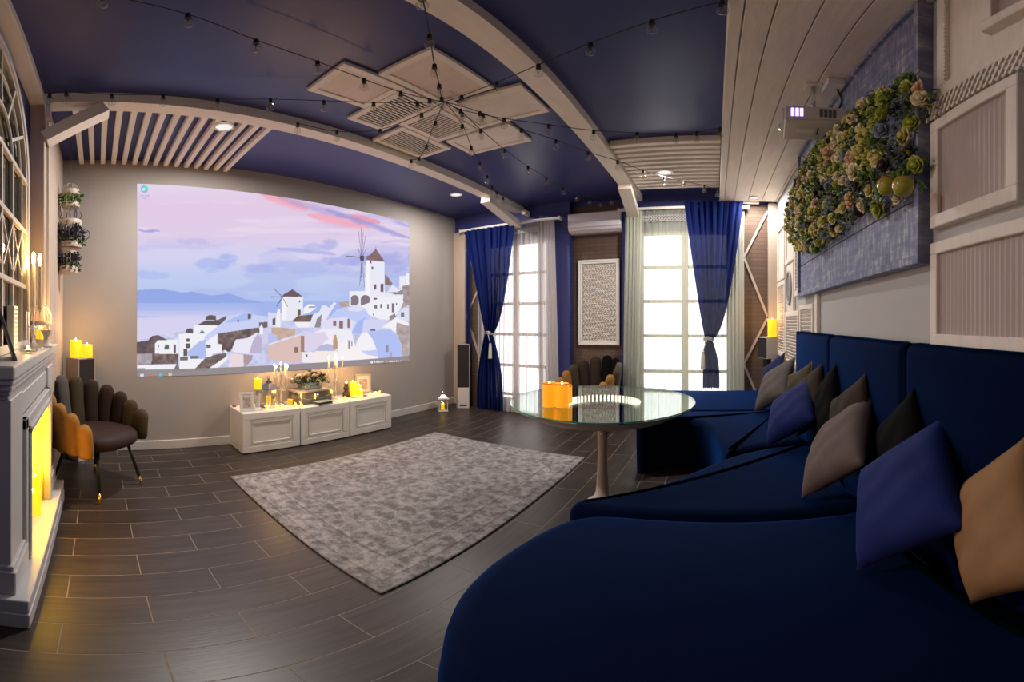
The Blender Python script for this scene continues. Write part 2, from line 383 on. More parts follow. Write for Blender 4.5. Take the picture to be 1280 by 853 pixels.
def thing(name, label, cat, loc=(0,0,0), rotz=0.0, group=None):
    o = bpy.data.objects.new(name, None); C.objects.link(o); o.empty_display_size = 0.1
    o.location = loc; o.rotation_euler = (0, 0, rotz); o['label'] = label; o['category'] = cat
    if group: o['group'] = group
    return o
def struct(name, b, m, parent=None, smooth=False): return b.build(name, m, parent, smooth, kind='structure')
def tree_copy(src, label, loc, rotz=None, group=None, parent=None):
    r = src.copy(); C.objects.link(r)
    if parent is not None: r.parent = parent
    if loc is not None: r.location = loc
    if rotz is not None: r.rotation_euler = (0, 0, rotz)
    if label: r['label'] = label
    if group: r['group'] = group
    for ch in list(src.children): tree_copy(ch, None, None, None, None, r)
    return r
def smooth_line(pts, k=6, closed=False):
    P_ = [Vector(p) for p in pts]; n = len(P_); out = []
    for i in range(n if closed else n-1):
        a, b, c, d = (P_[(i-1) % n], P_[i], P_[(i+1) % n], P_[(i+2) % n]) if closed else (P_[max(i-1, 0)], P_[i], P_[i+1], P_[min(i+2, n-1)])
        for t in [j/k for j in range(k)]:
            out.append(0.5*((2*b)+(c-a)*t+(2*a-5*b+4*c-d)*t*t+(3*b-a-3*c+d)*t**3))
    if not closed: out.append(P_[-1])
    return out

# ================================================================ STRUCTURE
fl = struct('floor', MB().box(XL-.05, XR+.05, YB-.05, YW+.25, -0.06, -0.0009), 'grout')
tile_cache = {}
row = 0
x = -4.0
while x < XR-0.01:
    off = 0.202 if row % 2 == 1 else 0.522          # brick bond
    k = round((x+1.2)/0.2)
    off = 0.202 if k % 2 == 0 else 0.522
    y = off-0.645*2
    while y < YW:
        y0 = max(y, YB); y1 = min(y+0.645, YW)
        if y1-y0 > 0.03:
            L = round(y1-y0, 3)
            if L not in tile_cache:
                me = MB().box(-0.0980, 0.0980, 0.0022, L-0.0022, -0.012, 0.0, 0.0006).mesh('tile'); me.materials.append(M['tile_wood']); tile_cache[L] = me
            put('tile', tile_cache[L], fl, loc=(x+0.1, y0, 0))
        y += 0.645
    x += 0.2; row += 1

struct('ceiling', MB().box(XL-.05, XR+.05, YB-.05, YW+.25, ZC, ZC+.06), 'ceiling_blue')
struct('wall_screen', MB().box(XL-.15, XL, YB-.05, YW+.25, -0.06, ZC), 'plaster')
struct('baseboard_screen', MB().box(XL+.001, XL+.018, -0.34, YW-.01, 0, 0.10, 0.004), 'white_paint')
# back wall (behind the fireplace) and its boarded bay beside the screen corner
struct('wall_back', MB().box(XL, XR+.15, YB-.12, YB, 0, ZC), 'wall_blue')
bb = MB().box(XL, -2.80, YB, -0.352, 0, ZC)
bay = struct('trim_1', bb, 'beige_board')
for a, b_ in ((-3.98, -3.62), (-3.60, -3.22), (-3.20, -2.82)):
    MB().box(a, b_, -0.352, -0.343, 0.1, ZC-.01, 0.003).build('board', 'beige_board', bay)
struct('baseboard_back', MB().box(XL+.02, -2.82, -0.343, -0.33, 0, 0.10, 0.004), 'white_paint')
# sofa wall
struct('wall_sofa', MB().box(XR, XR+.15, YB-.05, YW+.25, -0.06, ZC), 'plaster_cool')
# window wall with two openings and a niche
W1 = (-3.45, -2.33); W2 = (-1.02, 0.21); NI = (-2.00, -1.24); WZ0, WZ1 = 0.10, 2.60
b = MB()
T_ = YW+.25
b.box(XL, W1[0], YW, T_, -.06, ZC); b.box(W1[0], W1[1], YW, T_, WZ1, ZC); b.box(W1[0], W1[1], YW, T_, -.06, WZ0)
b.box(W1[1], NI[0], YW, T_, -.06, ZC); b.box(NI[0], NI[1], YW+.14, T_, -.06, ZC); b.box(NI[1], W2[0], YW, T_, -.06, ZC)
b.box(W2[0], W2[1], YW, T_, WZ1, ZC); b.box(W2[0], W2[1], YW, T_, -.06, WZ0); b.box(W2[1], XR, YW, T_, -.06, ZC)
ww = struct('wall_window', b, 'wall_blue')
struct('wall_niche', MB().box(NI[0], NI[1], YW+.128, YW+.139, 0, 3.04), 'brick_wallpaper')
struct('wall_brick_left', MB().box(-3.77, -3.46, YW-.012, YW-.001, 0, 2.84), 'brick_wallpaper')
struct('wall_brick_right', MB().box(0.33, 0.69, YW-.012, YW-.001, 0, 2.93), 'brick_wallpaper')
struct('trim_2', MB().box(XL+.001, -3.77, YW-.05, YW-.001, 0, 2.84, 0.004), 'beige_board')
struct('trim_3', MB().box(0.685, XR-.001, YW-.09, YW-.001, 0, ZS-.005, 0.004), 'beige_board')
# X bracing laths on the two brick bays
b = MB()
pL = [(-3.50, YW-.03), (-3.76, YW-.03)]
def lath(x0, z0, x1, z1, ix):
    bb = MB().bar((x0, YW-.022, z0), (x1, YW-.022, z1), 0.03, 0.02, up=(0, 1, 0))
    struct('trim_%d' % ix, bb, 'shutter_beige')
q = [on_y(*p, YW) for p in ((956, 265), (930, 322), (957, 396), (930, 455))]
lath(0.68, q[0][2], 0.37, q[1][2]-.0, 4); lath(0.37, q[1][2], 0.68, q[2][2], 5); lath(0.68, q[2][2]-.02, 0.37, q[3][2], 6); lath(0.37, q[3][2], 0.68, q[3][2]-.75, 7)
lath(-3.75, 2.55, -3.5, 1.9, 8); lath(-3.5, 1.9, -3.75, 1.45, 9); lath(-3.75, 1.45, -3.5, .8, 10)

# windows: frame, casement bars, frosted lit panes
def window(n, x0, x1, pane_m, label):
    fr = MB(); y0, y1 = YW+.07, YW+.13
    for a, b_ in ((x0, x0+.06), (x1-.06, x1)): fr.box(a, b_, y0, y1, WZ0, WZ1, .004)
    fr.box(x0+.06, x1-.06, y0, y1, WZ1-.07, WZ1, .004); fr.box(x0+.06, x1-.06, y0, y1, WZ0, WZ0+.08, .004)
    xm = (x0+x1)/2; fr.box(xm-.045, xm+.045, y0-.004, y1, WZ0+.08, WZ1-.07, .004)
    w_ = struct('window_%d' % n, fr, 'whitewash')
    zs = [WZ0+.08, 0.24, 0.69, 1.165, 1.63, 2.09, WZ1-.07]
    for s0, s1 in ((x0+.06, xm-.045), (xm+.045, x1-.06)):
        for z in zs[1:-1]:
            MB().box(s0, s1, y0+.005, y1-.015, z-.022, z+.022, .003).build('glazing_bar', 'whitewash', w_)
        for a, b_ in zip(zs[:-1], zs[1:]):
            MB().box(s0, s1, y1-.018, y1-.010, a, b_).build('pane', pane_m, w_)
window(1, *W1, 'pane_left', ''); window(2, *W2, 'pane_right', '')

# beams with braces
def beam(pa, pb, wd, th, ix, mname='whitewash_y'):
    return MB().bar(pa, pb, wd, th)
b = MB().bar((-2.71, YB, 3.055), (-2.79, YW, 3.055), 0.14, 0.088)
b.bar((-2.715, .06, 2.975), (-2.712, -0.36, 2.72), 0.138, 0.09); b.bar((-2.775, 4.20, 2.975), (-2.79, 5.06, 2.80), 0.138, 0.09)
struct('trim_11', b, 'whitewash_y')
b = MB().bar((-1.02, YB, 3.055), (-1.04, YW, 3.055), 0.155, 0.088)
b.bar((-1.035, 4.40, 2.985), (-1.065, 5.04, 2.80), 0.15, 0.09); b.bar((-1.02, .3, 2.985), (-1.02, -0.4, 2.72), 0.15, 0.09)
struct('trim_12', b, 'whitewash_y')
struct('trim_13', MB().box(-2.80, XR-.3, YB+.001, -0.355, 3.012, ZC-.001, .003), 'whitewash_x')
struct('trim_14', MB().box(-2.78, -2.66, YB+.001, -0.357, 0, 3.01, .004), 'beige_board')
MBb = MB().box(-2.80, -2.782, -0.357, -0.34, 0, 3.0, .002)
struct('trim_15', MBb, 'white_paint')
# small fixing blocks at beam ends
struct('trim_16', MB().box(-2.69, -2.62, -0.34, -0.31, 2.86, 2.99, .004).box(-2.66, -2.60, 4.95, 5.10, 2.93, 3.0, .004), 'whitewash')
# plank soffit over the sofa
sf = struct('ceiling_soffit', MB().box(0.052, XR-.001, YB+.002, YW-.06, ZS+.02, ZC-.002), 'whitewash_y')
ex = [0.05, 0.115, 0.238, 0.413, 0.59, 0.765, XR-.002]
for a, b_ in zip(ex[:-1], ex[1:]):
    MB().box(a+.003, b_-.003, YB+.004, 5.02, ZS, ZS+.02, .003).build('plank', 'whitewash_y', sf)
struct('trim_17', MB().box(0.05, 0.56, 5.021, 5.06, ZS-.03, ZS+.02, .004), 'whitewash_x')
# slat grilles
def slat_grille(label, x0, x1, ys, wd, z0):
    t = thing('slat_grille', label, 'slat grille', ((x0+x1)/2, (ys[0]+ys[-1])/2, ZC))
    cy = (ys[0]+ys[-1])/2; L = (x1-x0)/2
    me = MB().box(-L, L, -wd/2, wd/2, z0-ZC, -0.001, .004).mesh('slat'); me.materials.append(M['whitewash_x'])
    for y in ys: put('slat', me, t, loc=(0, y-cy, 0))
slat_grille('white wooden ceiling slats spreading beside the screen wall corner', XL+.005, -2.83, [-0.155+.1072*i for i in range(15)], .046, 3.045)
slat_grille('white wooden ceiling slats between the right-hand beam and the plank soffit', -0.935, 0.045, [3.42+.1165*i for i in range(12)], .062, 3.035)

# ================================================================ projected picture
def build_screen():
    y0, y1, z0, z1 = 0.407, 4.057, 0.79, 2.825
    NX, NZ = 600, 400
    ys = np.linspace(y0, y1, NX); zs = np.linspace(z0, z1, NZ)
    Yg, Zg = np.meshgrid(ys, zs)
    az = np.arctan2(-4.0, Yg); el = np.arctan2(Zg-HC, np.hypot(4.0, Yg))
    U = PX+PF*az; V = PY-PF*el
    img = np.zeros(U.shape+(3,))
    def col(c): return np.array(c, float)
    def mixto(mask, c, a=1.0):
        k = (mask*a)[..., None]; img[:] = img*(1-k)+col(c)*k
    rs = np.random.RandomState(3)
    def vnoise(sx, sy, seed=0, octs=4):
        r = np.random.RandomState(seed); out = np.zeros(U.shape); amp = 1; tot = 0
        for o in range(octs):
            g = r.rand(64, 64); fx = (U/sx)*(2**o); fy = (V/sy)*(2**o)
            ix = np.floor(fx).astype(int); iy = np.floor(fy).astype(int); tx = fx-ix; ty = fy-iy
            tx = tx*tx*(3-2*tx); ty = ty*ty*(3-2*ty)
            G = lambda a, b_: g[a % 64, b_ % 64]
            out += amp*((G(ix, iy)*(1-tx)+G(ix+1, iy)*tx)*(1-ty)+(G(ix, iy+1)*(1-tx)+G(ix+1, iy+1)*tx)*ty); tot += amp; amp *= .5
        return out/tot
    sm = lambda a, b_, x_: np.clip((x_-a)/(b_-a), 0, 1)**2*(3-2*np.clip((x_-a)/(b_-a), 0, 1))
    # sky
    stops = [(225, (232, 222, 244)), (255, (232, 208, 234)), (290, (230, 210, 238)), (320, (218, 214, 246)), (350, (196, 208, 246)), (380, (184, 203, 246)), (400, (180, 198, 244))]
    img[:] = col(stops[0][1])
    for (a, ca), (b_, cb) in zip(stops[:-1], stops[1:]):
        t = sm(a, b_, V); k = (V >= a)[..., None]; img[:] = np.where(k, col(ca)*(1-t[..., None])+col(cb)*t[..., None], img)
    mixto(sm(330, 520, U)*sm(300, 250, V), (196, 184, 228), .6)
    nz = vnoise(70, 16, 1); nz2 = vnoise(120, 12, 2)
    mixto(sm(.52, .68, nz)*sm(290, 320, V), (176, 186, 238), .45)
    mixto(sm(.50, .66, nz2)*sm(345, 300, V)*sm(240, 262, V), (240, 226, 246), .55)
    mixto(sm(.5, .64, vnoise(60, 9, 5))*sm(380, 470, U), (184, 182, 232), .45)
    def blob(x_, y_, rx, ry, c, a=.8, n=.5):
        d = ((U-x_)/rx)**2+((V-y_)/ry)**2+(vnoise(9, 5, int(x_) % 13)-.5)*2.2
        mixto(sm(1.5, .2, d), c, a)
    def streak(p, q_, wd, c, a=.8):
        (x1_, y1_), (x2_, y2_) = p, q_; t = np.clip((U-x1_)/(x2_-x1_), 0, 1); ln = y1_+(y2_-y1_)*t
        wv = wd*np.sqrt(np.clip(1-(2*t-1)**2, 0, 1))
        m_ = sm(1.5, .2, np.abs(V-ln+(vnoise(14, 5, int(x1_) % 17)-.5)*4)/(wv+.3))*((U > x1_) & (U < x2_)); mixto(m_, c, a)
    streak((322, 240), (386, 262), 6.5, (252, 170, 184), .8)
    streak((384, 268), (462, 285), 6, (252, 172, 188), .8); streak((436, 270), (475, 278), 3.5, (252, 148, 170), .7)
    streak((405, 262), (512, 298), 3.5, (156, 150, 216), .65); streak((345, 246), (440, 274), 5, (172, 158, 214), .5)
    streak((425, 240), (512, 285), 4, (176, 168, 222), .5)
    blob(262, 331, 17, 8, (166, 186, 243), .6); blob(283, 327, 13, 9, (162, 180, 241), .65); blob(325, 336, 24, 6, (172, 182, 240), .6)
    blob(240, 302, 22, 4, (200, 190, 232), .6); blob(410, 306, 11, 7, (170, 174, 232), .6); blob(390, 310, 12, 6, (184, 188, 238), .55)
    streak((345, 311), (420, 318), 2.2, (172, 176, 230), .6); blob(372, 334, 50, 9, (172, 184, 240), .45); blob(450, 325, 44, 8, (166, 172, 236), .6)
    blob(185, 344, 28, 5, (178, 194, 244), .7); streak((172, 288), (200, 290), 1.5, (160, 160, 226), .8); blob(480, 330, 40, 14, (164, 170, 232), .5)
    # polygons
    def poly(pts, c, a=1.0, tex=0.0, seed=4):
        xs = [p[0] for p in pts]; ysx = [p[1] for p in pts]
        x0_, x1_, y0_, y1_ = min(xs), max(xs), min(ysx), max(ysx)
        bbm = (U >= x0_) & (U <= x1_) & (V >= y0_) & (V <= y1_)
        iu, iv = np.where(bbm)
        if len(iu) == 0: return
        u = U[iu, iv]; v = V[iu, iv]; ins = np.zeros(len(u), bool); n = len(pts)
        for i in range(n):
            (ax, ay), (bx, by) = pts[i], pts[(i+1) % n]
            cnd = ((ay > v) != (by > v)); 
            with np.errstate(divide='ignore', invalid='ignore'): xx = (bx-ax)*(v-ay)/(by-ay)+ax
            ins ^= cnd & (u < xx)
        cc = np.tile(col(c), (len(u), 1))
        if tex:
            t = TEX[iu, iv][:, None]; cc = cc*(1+(t-.5)*2*tex)
        sel = (iu[ins], iv[ins]); img[sel] = img[sel]*(1-a)+cc[ins]*a
    TEX = vnoise(5, 4, 9, 3)
    A = lambda L: [(165+x_/6.561, 350+y_/6.561) for x_, y_ in L]
    B = lambda L: [(335+x_/6.561, 280+y_/6.561) for x_, y_ in L]
    D = lambda L: [(335+x_/7.111, 370+y_/7.111) for x_, y_ in L]
    WH, LV, BL, BR, TN = (246, 246, 252), (214, 218, 248), (186, 200, 246), (110, 98, 98), (190, 168, 158)
    # sea
    poly([(160, 377), (520, 377), (520, 480), (160, 480)], (168, 186, 242))
    sea = sm(378, 402, V)*sm(330, 300, U); mixto(sea, (226, 218, 246), .9)
    mixto((V > 378)*sm(.45, .75, vnoise(80, 3, 8))*(V < 415), (172, 190, 240), .6)
    poly([(160, 365)]+A([(45, 85), (150, 78), (260, 78), (400, 103), (440, 107), (485, 95), (560, 112), (640, 128), (700, 125), (790, 112), (840, 125), (930, 162), (1010, 172)])+[(330, 379), (160, 379)], (152, 174, 236))
    # ground fill below the town outline
    poly([(160, 428), (200, 420), (235, 412), (255, 405), (300, 392), (335, 400), (345, 397), (420, 395), (440, 380), (520, 350), (520, 480), (160, 480)], (206, 208, 240), tex=.10)
    poly(A([(40, 510), (130, 500), (160, 462), (210, 452), (285, 490), (200, 560), (190, 605), (40, 605)]), (112, 96, 100), tex=.25)
    poly(A([(190, 520), (215, 495), (385, 490), (385, 605), (190, 608)]), WH); poly(A([(340, 530), (358, 530), (358, 600), (340, 600)]), BR); poly(A([(270, 530), (300, 530), (305, 570), (265, 570)]), (105, 110, 105))
    poly(A([(212, 538), (222, 538), (222, 552), (212, 552)]), BR)
    poly(A([(45, 605), (380, 608), (380, 692), (45, 695)]), (124, 106, 104), tex=.35); poly(A([(45, 605), (165, 605), (160, 690), (45, 692)]), (176, 164, 172), tex=.15)
    poly(A([(45, 700), (360, 690), (335, 755), (45, 765)]), WH); poly(A([(45, 725), (105, 722), (105, 765), (45, 765)]), (180, 172, 178))
    poly(A([(530, 372), (600, 335), (700, 330), (775, 292), (770, 320), (715, 377)]), BR, tex=.2); poly(A([(602, 330), (606, 300), (640, 288), (685, 295), (690, 330)]), (104, 92, 94))
    poly(A([(435, 432), (450, 402), (480, 396), (498, 410), (498, 440)]), (106, 94, 96))
    poly(A([(385, 445), (500, 440), (510, 370), (720, 375), (700, 520), (600, 740), (500, 745), (390, 740)]), WH)
    poly(A([(740, 350), (800, 300), (930, 265), (1020, 290), (1140, 302), (1120, 350), (1030, 385), (830, 422), (720, 432), (640, 480), (600, 520), (590, 470)]), (206, 214, 250))
    poly(A([(760, 345), (930, 268), (990, 285), (960, 330), (800, 352)]), (178, 194, 244)); poly(A([(950, 280), (972, 280), (972, 322), (950, 322)]), BR); poly(A([(862, 325), (876, 325), (876, 348), (862, 348)]), (130, 120, 130))
    poly(A([(545, 440), (575, 410), (600, 440)]), (120, 130, 170)); poly(A([(445, 480), (470, 480), (470, 510), (445, 510)]), BR); poly(A([(440, 522), (475, 522), (475, 560), (440, 560)]), BR)
    poly(A([(455, 590), (560, 500), (600, 490), (610, 640), (560, 650), (460, 625)]), (180, 196, 246)); poly(A([(420, 565), (455, 565), (455, 625), (420, 625)]), BR)
    poly(A([(700, 440), (830, 422), (1040, 390), (1050, 430), (1005, 470), (850, 490), (805, 590), (735, 590), (735, 530), (700, 520)]), (116, 100, 98), tex=.35)
    poly(A([(610, 530), (735, 530), (735, 590), (620, 610)]), WH); poly(A([(605, 530), (640, 530), (650, 555), (610, 560)]), (120, 112, 118)); poly(A([(395, 630), (460, 630), (460, 660), (395, 660)]), (128, 118, 120)); poly(A([(475, 625), (545, 625), (545, 648), (475, 650)]), (128, 118, 120))
    poly(A([(500, 745), (600, 640), (700, 610), (770, 600), (770, 640), (640, 740)]), (122, 106, 102), tex=.3); poly(A([(605, 742), (780, 625), (790, 600), (740, 585), (760, 575), (790, 595), (785, 650), (680, 742)]), WH)
    poly(A([(330, 760), (370, 680), (395, 740), (490, 745)]), (120, 106, 104), tex=.3)
    poly(A([(820, 580), (850, 490), (930, 485), (1010, 440), (1030, 430), (1060, 470), (1050, 540), (960, 610), (830, 590)]), (240, 236, 250))
    poly(A([(960, 600), (990, 500), (1030, 440), (1060, 470), (1060, 600)]), (196, 184, 214)); poly(A([(795, 605), (910, 612), (910, 725), (790, 735)]), (240, 222, 228)); poly(A([(912, 612), (990, 620), (980, 660), (920, 722)]), (176, 158, 160))
    poly(A([(1120, 265), (1135, 265), (1140, 370), (1115, 370)]), WH); poly(A([(1040, 350), (1110, 345), (1110, 390), (1045, 400)]), (120, 108, 110)); poly(A([(1060, 430), (1200, 380), (1200, 520), (1060, 520)]), (214, 212, 240)); poly(A([(1045, 395), (1062, 360), (1075, 400), (1075, 440), (1045, 450)]), WH)
    # small mill
    poly(B([(110, 600), (285, 595), (285, 750), (200, 790), (110, 800)]), (238, 238, 250)); poly(B([(115, 600), (150, 598), (150, 780), (112, 790)]), (250, 248, 254))
    poly(B([(115, 598), (125, 580), (200, 537), (285, 598)]), (112, 96, 98)); poly(B([(240, 705), (268, 703), (268, 750), (240, 755)]), BR); poly(B([(254, 628), (264, 628), (264, 645), (254, 645)]), BR)
    def line(p, q_, wd, c, a=1.0):
        (ax, ay), (bx, by) = p, q_; dx, dy = bx-ax, by-ay; L = math.hypot(dx, dy); nx_, ny_ = -dy/L*wd/2, dx/L*wd/2
        poly([(ax+nx_, ay+ny_), (bx+nx_, by+ny_), (bx-nx_, by-ny_), (ax-nx_, ay-ny_)], c, a)
    def bl(p, q_, wd, c, a=1.0): p, q_ = B([p, q_]); line(p, q_, wd, c, a)
    for q_ in ((25, 600), (45, 530), (95, 640), (160, 680), (70, 680)): bl((115, 600), q_, .8, (96, 84, 92), .9)
    # towers, roofs and terraces between the mills
    poly(B([(0, 730), (110, 730), (110, 850), (0, 850)]), (222, 224, 248)); poly(B([(35, 780), (60, 770), (60, 830), (35, 830)]), BR); poly(B([(75, 700), (100, 700), (100, 850), (60, 850)]), WH)
    poly(B([(195, 800), (240, 755), (360, 745), (415, 720), (390, 790), (350, 806), (215, 806)]), (120, 100, 98), tex=.2); poly(B([(215, 806), (360, 806), (370, 850), (240, 850)]), WH)
    poly(B([(290, 690), (330, 658), (380, 662), (395, 690), (330, 735), (290, 740)]), WH); poly(B([(330, 680), (388, 676), (388, 688), (335, 690)]), (150, 150, 170))
    poly(B([(370, 740), (420, 720), (440, 670), (470, 668), (500, 690), (540, 640), (560, 650), (430, 850), (330, 850)]), (234, 234, 250)); poly(B([(380, 850), (400, 780), (440, 740), (430, 850)]), (150, 142, 150))
    poly(B([(580, 680), (585, 650), (650, 630), (665, 640), (660, 680)]), TN, tex=.15)
    # big mill
    poly(B([(665, 553), (960, 550), (960, 690), (665, 690)]), (244, 242, 252)); poly(B([(800, 300), (955, 308), (955, 590), (792, 590)]), (238, 238, 252)); poly(B([(800, 300), (835, 302), (830, 590), (792, 590)]), (252, 250, 255))
    poly(B([(795, 292), (830, 262), (883, 205), (958, 312), (880, 306)]), (142, 112, 112), tex=.08); bl((883, 185), (883, 210), .6, BR)
    poly(B([(958, 415), (985, 440), (1020, 492), (1000, 508), (958, 500)]), (150, 122, 122))
    for r_ in ((834, 302, 848, 325), (848, 350, 862, 375), (868, 497, 888, 540), (922, 492, 945, 558), (866, 608, 893, 622)):
        poly(B([(r_[0], r_[1]), (r_[2], r_[1]), (r_[2], r_[3]), (r_[0], r_[3])]), (120, 100, 108))
    for xa, xb in ((678, 742), (760, 834)):
        poly(B([(xa, 668), (xa, 610)]+[((xa+xb)/2-(xb-xa)/2*math.cos(t), 612-28*math.sin(t)) for t in np.linspace(0, math.pi, 8)]+[(xb, 650), (xb-20, 668)]), (136, 124, 136))
    hub = (768, 278)
    for q_, wd in (((638, 264), 1.0), ((740, 60), .45), ((762, 30), .45), ((800, 90), .45), ((735, 200), .5), ((805, 200), .5), ((750, 510), .5), ((760, 470), .5), ((790, 520), .5), ((830, 262), 1.0), ((780, 60), .4)):
        bl(hub, q_, wd, (92, 80, 96), .85)
    poly(B([(752, 262), (785, 262), (787, 300), (755, 305)]), (92, 80, 96))
    poly(B([(955, 590), (1020, 500), (1070, 540), (1160, 480), (1160, 600), (1000, 640), (955, 620)]), (238, 236, 250)); poly(B([(1075, 430), (1125, 425), (1125, 510), (1075, 530)]), (240, 238, 252)); poly(B([(1128, 405), (1160, 405), (1160, 500), (1128, 500)]), (246, 244, 253))
    poly(B([(1100, 510), (1160, 500), (1160, 660), (1090, 700), (1110, 600)]), (168, 150, 152), tex=.2); poly(B([(985, 560), (1060, 560), (1110, 530), (1110, 580), (1040, 580)]), (160, 156, 160), tex=.3)
    poly(B([(780, 665), (960, 600), (1090, 590), (1110, 640), (1060, 740), (960, 800), (830, 750), (790, 700)]), (246, 244, 252))
    for r_ in ((870, 668, 892, 695), (918, 658, 932, 690), (975, 660, 990, 698), (1014, 652, 1034, 728), (858, 730, 866, 755), (1048, 650, 1058, 668)):
        poly(B([(r_[0], r_[1]), (r_[2], r_[1]), (r_[2], r_[3]), (r_[0], r_[3])]), (130, 122, 134))
    poly(B([(1060, 740), (1110, 690), (1155, 690), (1155, 800), (1050, 800)]), (226, 228, 246)); poly(B([(1088, 725), (1115, 725), (1115, 765), (1088, 765)]), (130, 125, 130)); poly(B([(990, 760), (1040, 735), (1050, 790), (1000, 800)]), (140, 136, 140), tex=.3)
    # domed houses
    poly(B([(510, 850), (520, 750), (560, 705), (640, 680), (740, 665), (800, 700), (830, 760), (860, 850)]), (196, 208, 250)); poly(B([(650, 690), (740, 665), (795, 700), (740, 720), (660, 715)]), (228, 226, 250))
    poly(D([(470, 300), (480, 230), (560, 200), (700, 190), (780, 230), (740, 330), (470, 320)]), (228, 226, 250)); poly(D([(740, 330), (800, 230), (860, 190), (900, 260), (840, 330)]), (172, 190, 246))
    for r_ in ((575, 222, 605, 270), (632, 220, 665, 290), (705, 205, 725, 285)):
        poly(D([(r_[0], r_[1]), (r_[2], r_[1]), (r_[2], r_[3]), (r_[0], r_[3])]), (150, 118, 110))
    poly(D([(480, 290), (650, 290), (740, 310), (760, 400), (700, 480), (520, 480), (400, 330)]), (244, 242, 250)); poly(D([(850, 210), (1040, 210), (1080, 290), (900, 310), (830, 340)]), (216, 216, 248)); poly(D([(908, 297), (952, 297), (952, 312), (908, 312)]), (110, 98, 108))
    poly(D([(30, 285), (60, 278), (240, 295), (240, 345), (60, 400), (30, 400)]), (206, 176, 162), tex=.1); poly(D([(0, 330), (70, 345), (80, 400), (0, 425)]), (190, 200, 240))
    poly(D([(0, 440), (290, 340), (300, 360), (300, 560), (240, 600), (0, 560)]), (226, 196, 190)); poly(D([(290, 355), (320, 355), (320, 500), (290, 500)]), (170, 136, 124)); poly(D([(232, 455), (270, 455), (270, 505), (232, 505)]), (150, 118, 110)); line(*D([(0, 436), (300, 340)]), .9, WH)
    poly(D([(322, 345), (500, 318), (540, 380), (420, 480), (322, 490)]), (228, 216, 240)); poly(D([(415, 490), (450, 450), (520, 425), (600, 440), (600, 490)]), (190, 190, 226)); poly(D([(415, 490), (620, 490), (620, 600), (415, 600)]), (252, 240, 236))
    poly(D([(300, 500), (415, 500), (415, 600), (300, 590)]), (246, 240, 246)); poly(D([(336, 520), (348, 520), (348, 545), (336, 545)]), BR)
    poly(D([(575, 400), (590, 345), (605, 345), (615, 400), (615, 470), (575, 470)]), (196, 160, 130)); poly(D([(640, 500), (660, 460), (680, 490), (745, 490), (745, 510), (690, 515), (690, 540), (640, 540)]), (206, 172, 140))
    poly(D([(620, 420), (760, 390), (780, 480), (960, 500), (980, 560), (620, 575)]), (252, 246, 248)); poly(D([(712, 395), (728, 395), (728, 470), (712, 470)]), (160, 150, 160)); poly(D([(740, 400), (750, 400), (750, 450), (740, 450)]), (160, 150, 160))
    poly(D([(770, 480), (790, 400), (830, 335), (880, 320), (930, 380), (965, 480), (900, 490)]), (250, 246, 252)); poly(D([(880, 318), (1080, 296), (1140, 350), (1190, 450), (1195, 545), (980, 555), (965, 480), (930, 390)]), (184, 198, 248))
    poly(D([(820, 490), (970, 480), (975, 540), (880, 525)]), (206, 210, 248)); poly(D([(1140, 235), (1250, 270), (1250, 560), (1195, 550), (1190, 440), (1140, 340)]), (186, 170, 170), tex=.15)
    poly(D([(1010, 280), (1135, 190), (1250, 240), (1250, 268), (1140, 236), (1135, 330), (1080, 290)]), (248, 246, 252)); poly(D([(1045, 440), (1070, 440), (1070, 500), (1045, 500)]), (150, 148, 180)); poly(D([(1078, 500), (1100, 500), (1100, 550), (1078, 550)]), (176, 172, 200))
    # taskbar along the lower edge
    zt = 0.862
    bar_ = (Zg < zt); mixto(bar_, (150, 140, 142), .92)
    for cx_, cc in ((177.5, (240, 240, 245)), (190, (225, 120, 90)), (201, (110, 200, 225)), (212.5, (225, 220, 150))):
        mm = ((np.abs(U-cx_) < 2.1) & (np.abs(V-(469.6-(cx_-177)*.04)) < 2.1)); mixto(mm, cc, .85)
    mixto(((U-190)**2+(V-469.5)**2 < 1.2), (120, 160, 225), .8)
    mixto((U-464.5)**2+(V-453)**2 < 2.2, (255, 255, 255), .9)
    dash = (np.abs(V-(452.6-(U-470)*.03)) < 1.0) & (((U > 467.5) & (U < 479)) | ((U > 482.5) & (U < 484)) | ((U > 486) & (U < 502))) & ((np.floor(U*1.1) % 3) > 0); mixto(dash, (250, 250, 255), .8)
    # browser shortcut, upper left
    d_ = np.hypot(U-180.5, V-236.5); mixto(d_ < 4.8, (120, 190, 235), .9); mixto((d_ < 4.8) & (U > 180) & (V < 238), (110, 235, 190), .9); mixto((np.hypot(U-179.5, V-237) < 2.0), (235, 240, 250), .9)
    mixto((np.abs(V-245) < .7) & (np.abs(U-180.5) < 6) & ((np.floor(U) % 3) > 0), (160, 160, 200), .7); mixto((np.abs(V-248.3) < .6) & (np.abs(U-180.5) < 2.5), (160, 160, 200), .6)
    lin = np.clip(img/255., 0, 1); lin = np.where(lin <= .04045, lin/12.92, ((lin+.055)/1.055)**2.4)
    # mesh grid
    X0 = XL+.004
    vs = np.stack([np.full(U.shape, X0), Yg, Zg], -1).reshape(-1, 3)
    i = np.arange(NZ-1)[:, None]*NX+np.arange(NX-1)[None, :]; i = i.ravel()
    quads = np.stack([i, i+1, i+NX+1, i+NX], -1)
    me = bpy.data.meshes.new('projected_picture')
    me.vertices.add(len(vs)); me.vertices.foreach_set('co', vs.ravel())
    me.loops.add(quads.size); me.loops.foreach_set('vertex_index', quads.ravel().astype(np.int32))
    me.polygons.add(len(quads)); me.polygons.foreach_set('loop_start', (np.arange(len(quads))*4).astype(np.int32))
    me.update(calc_edges=True)
    ca = me.color_attributes.new('picture', 'FLOAT_COLOR', 'POINT')
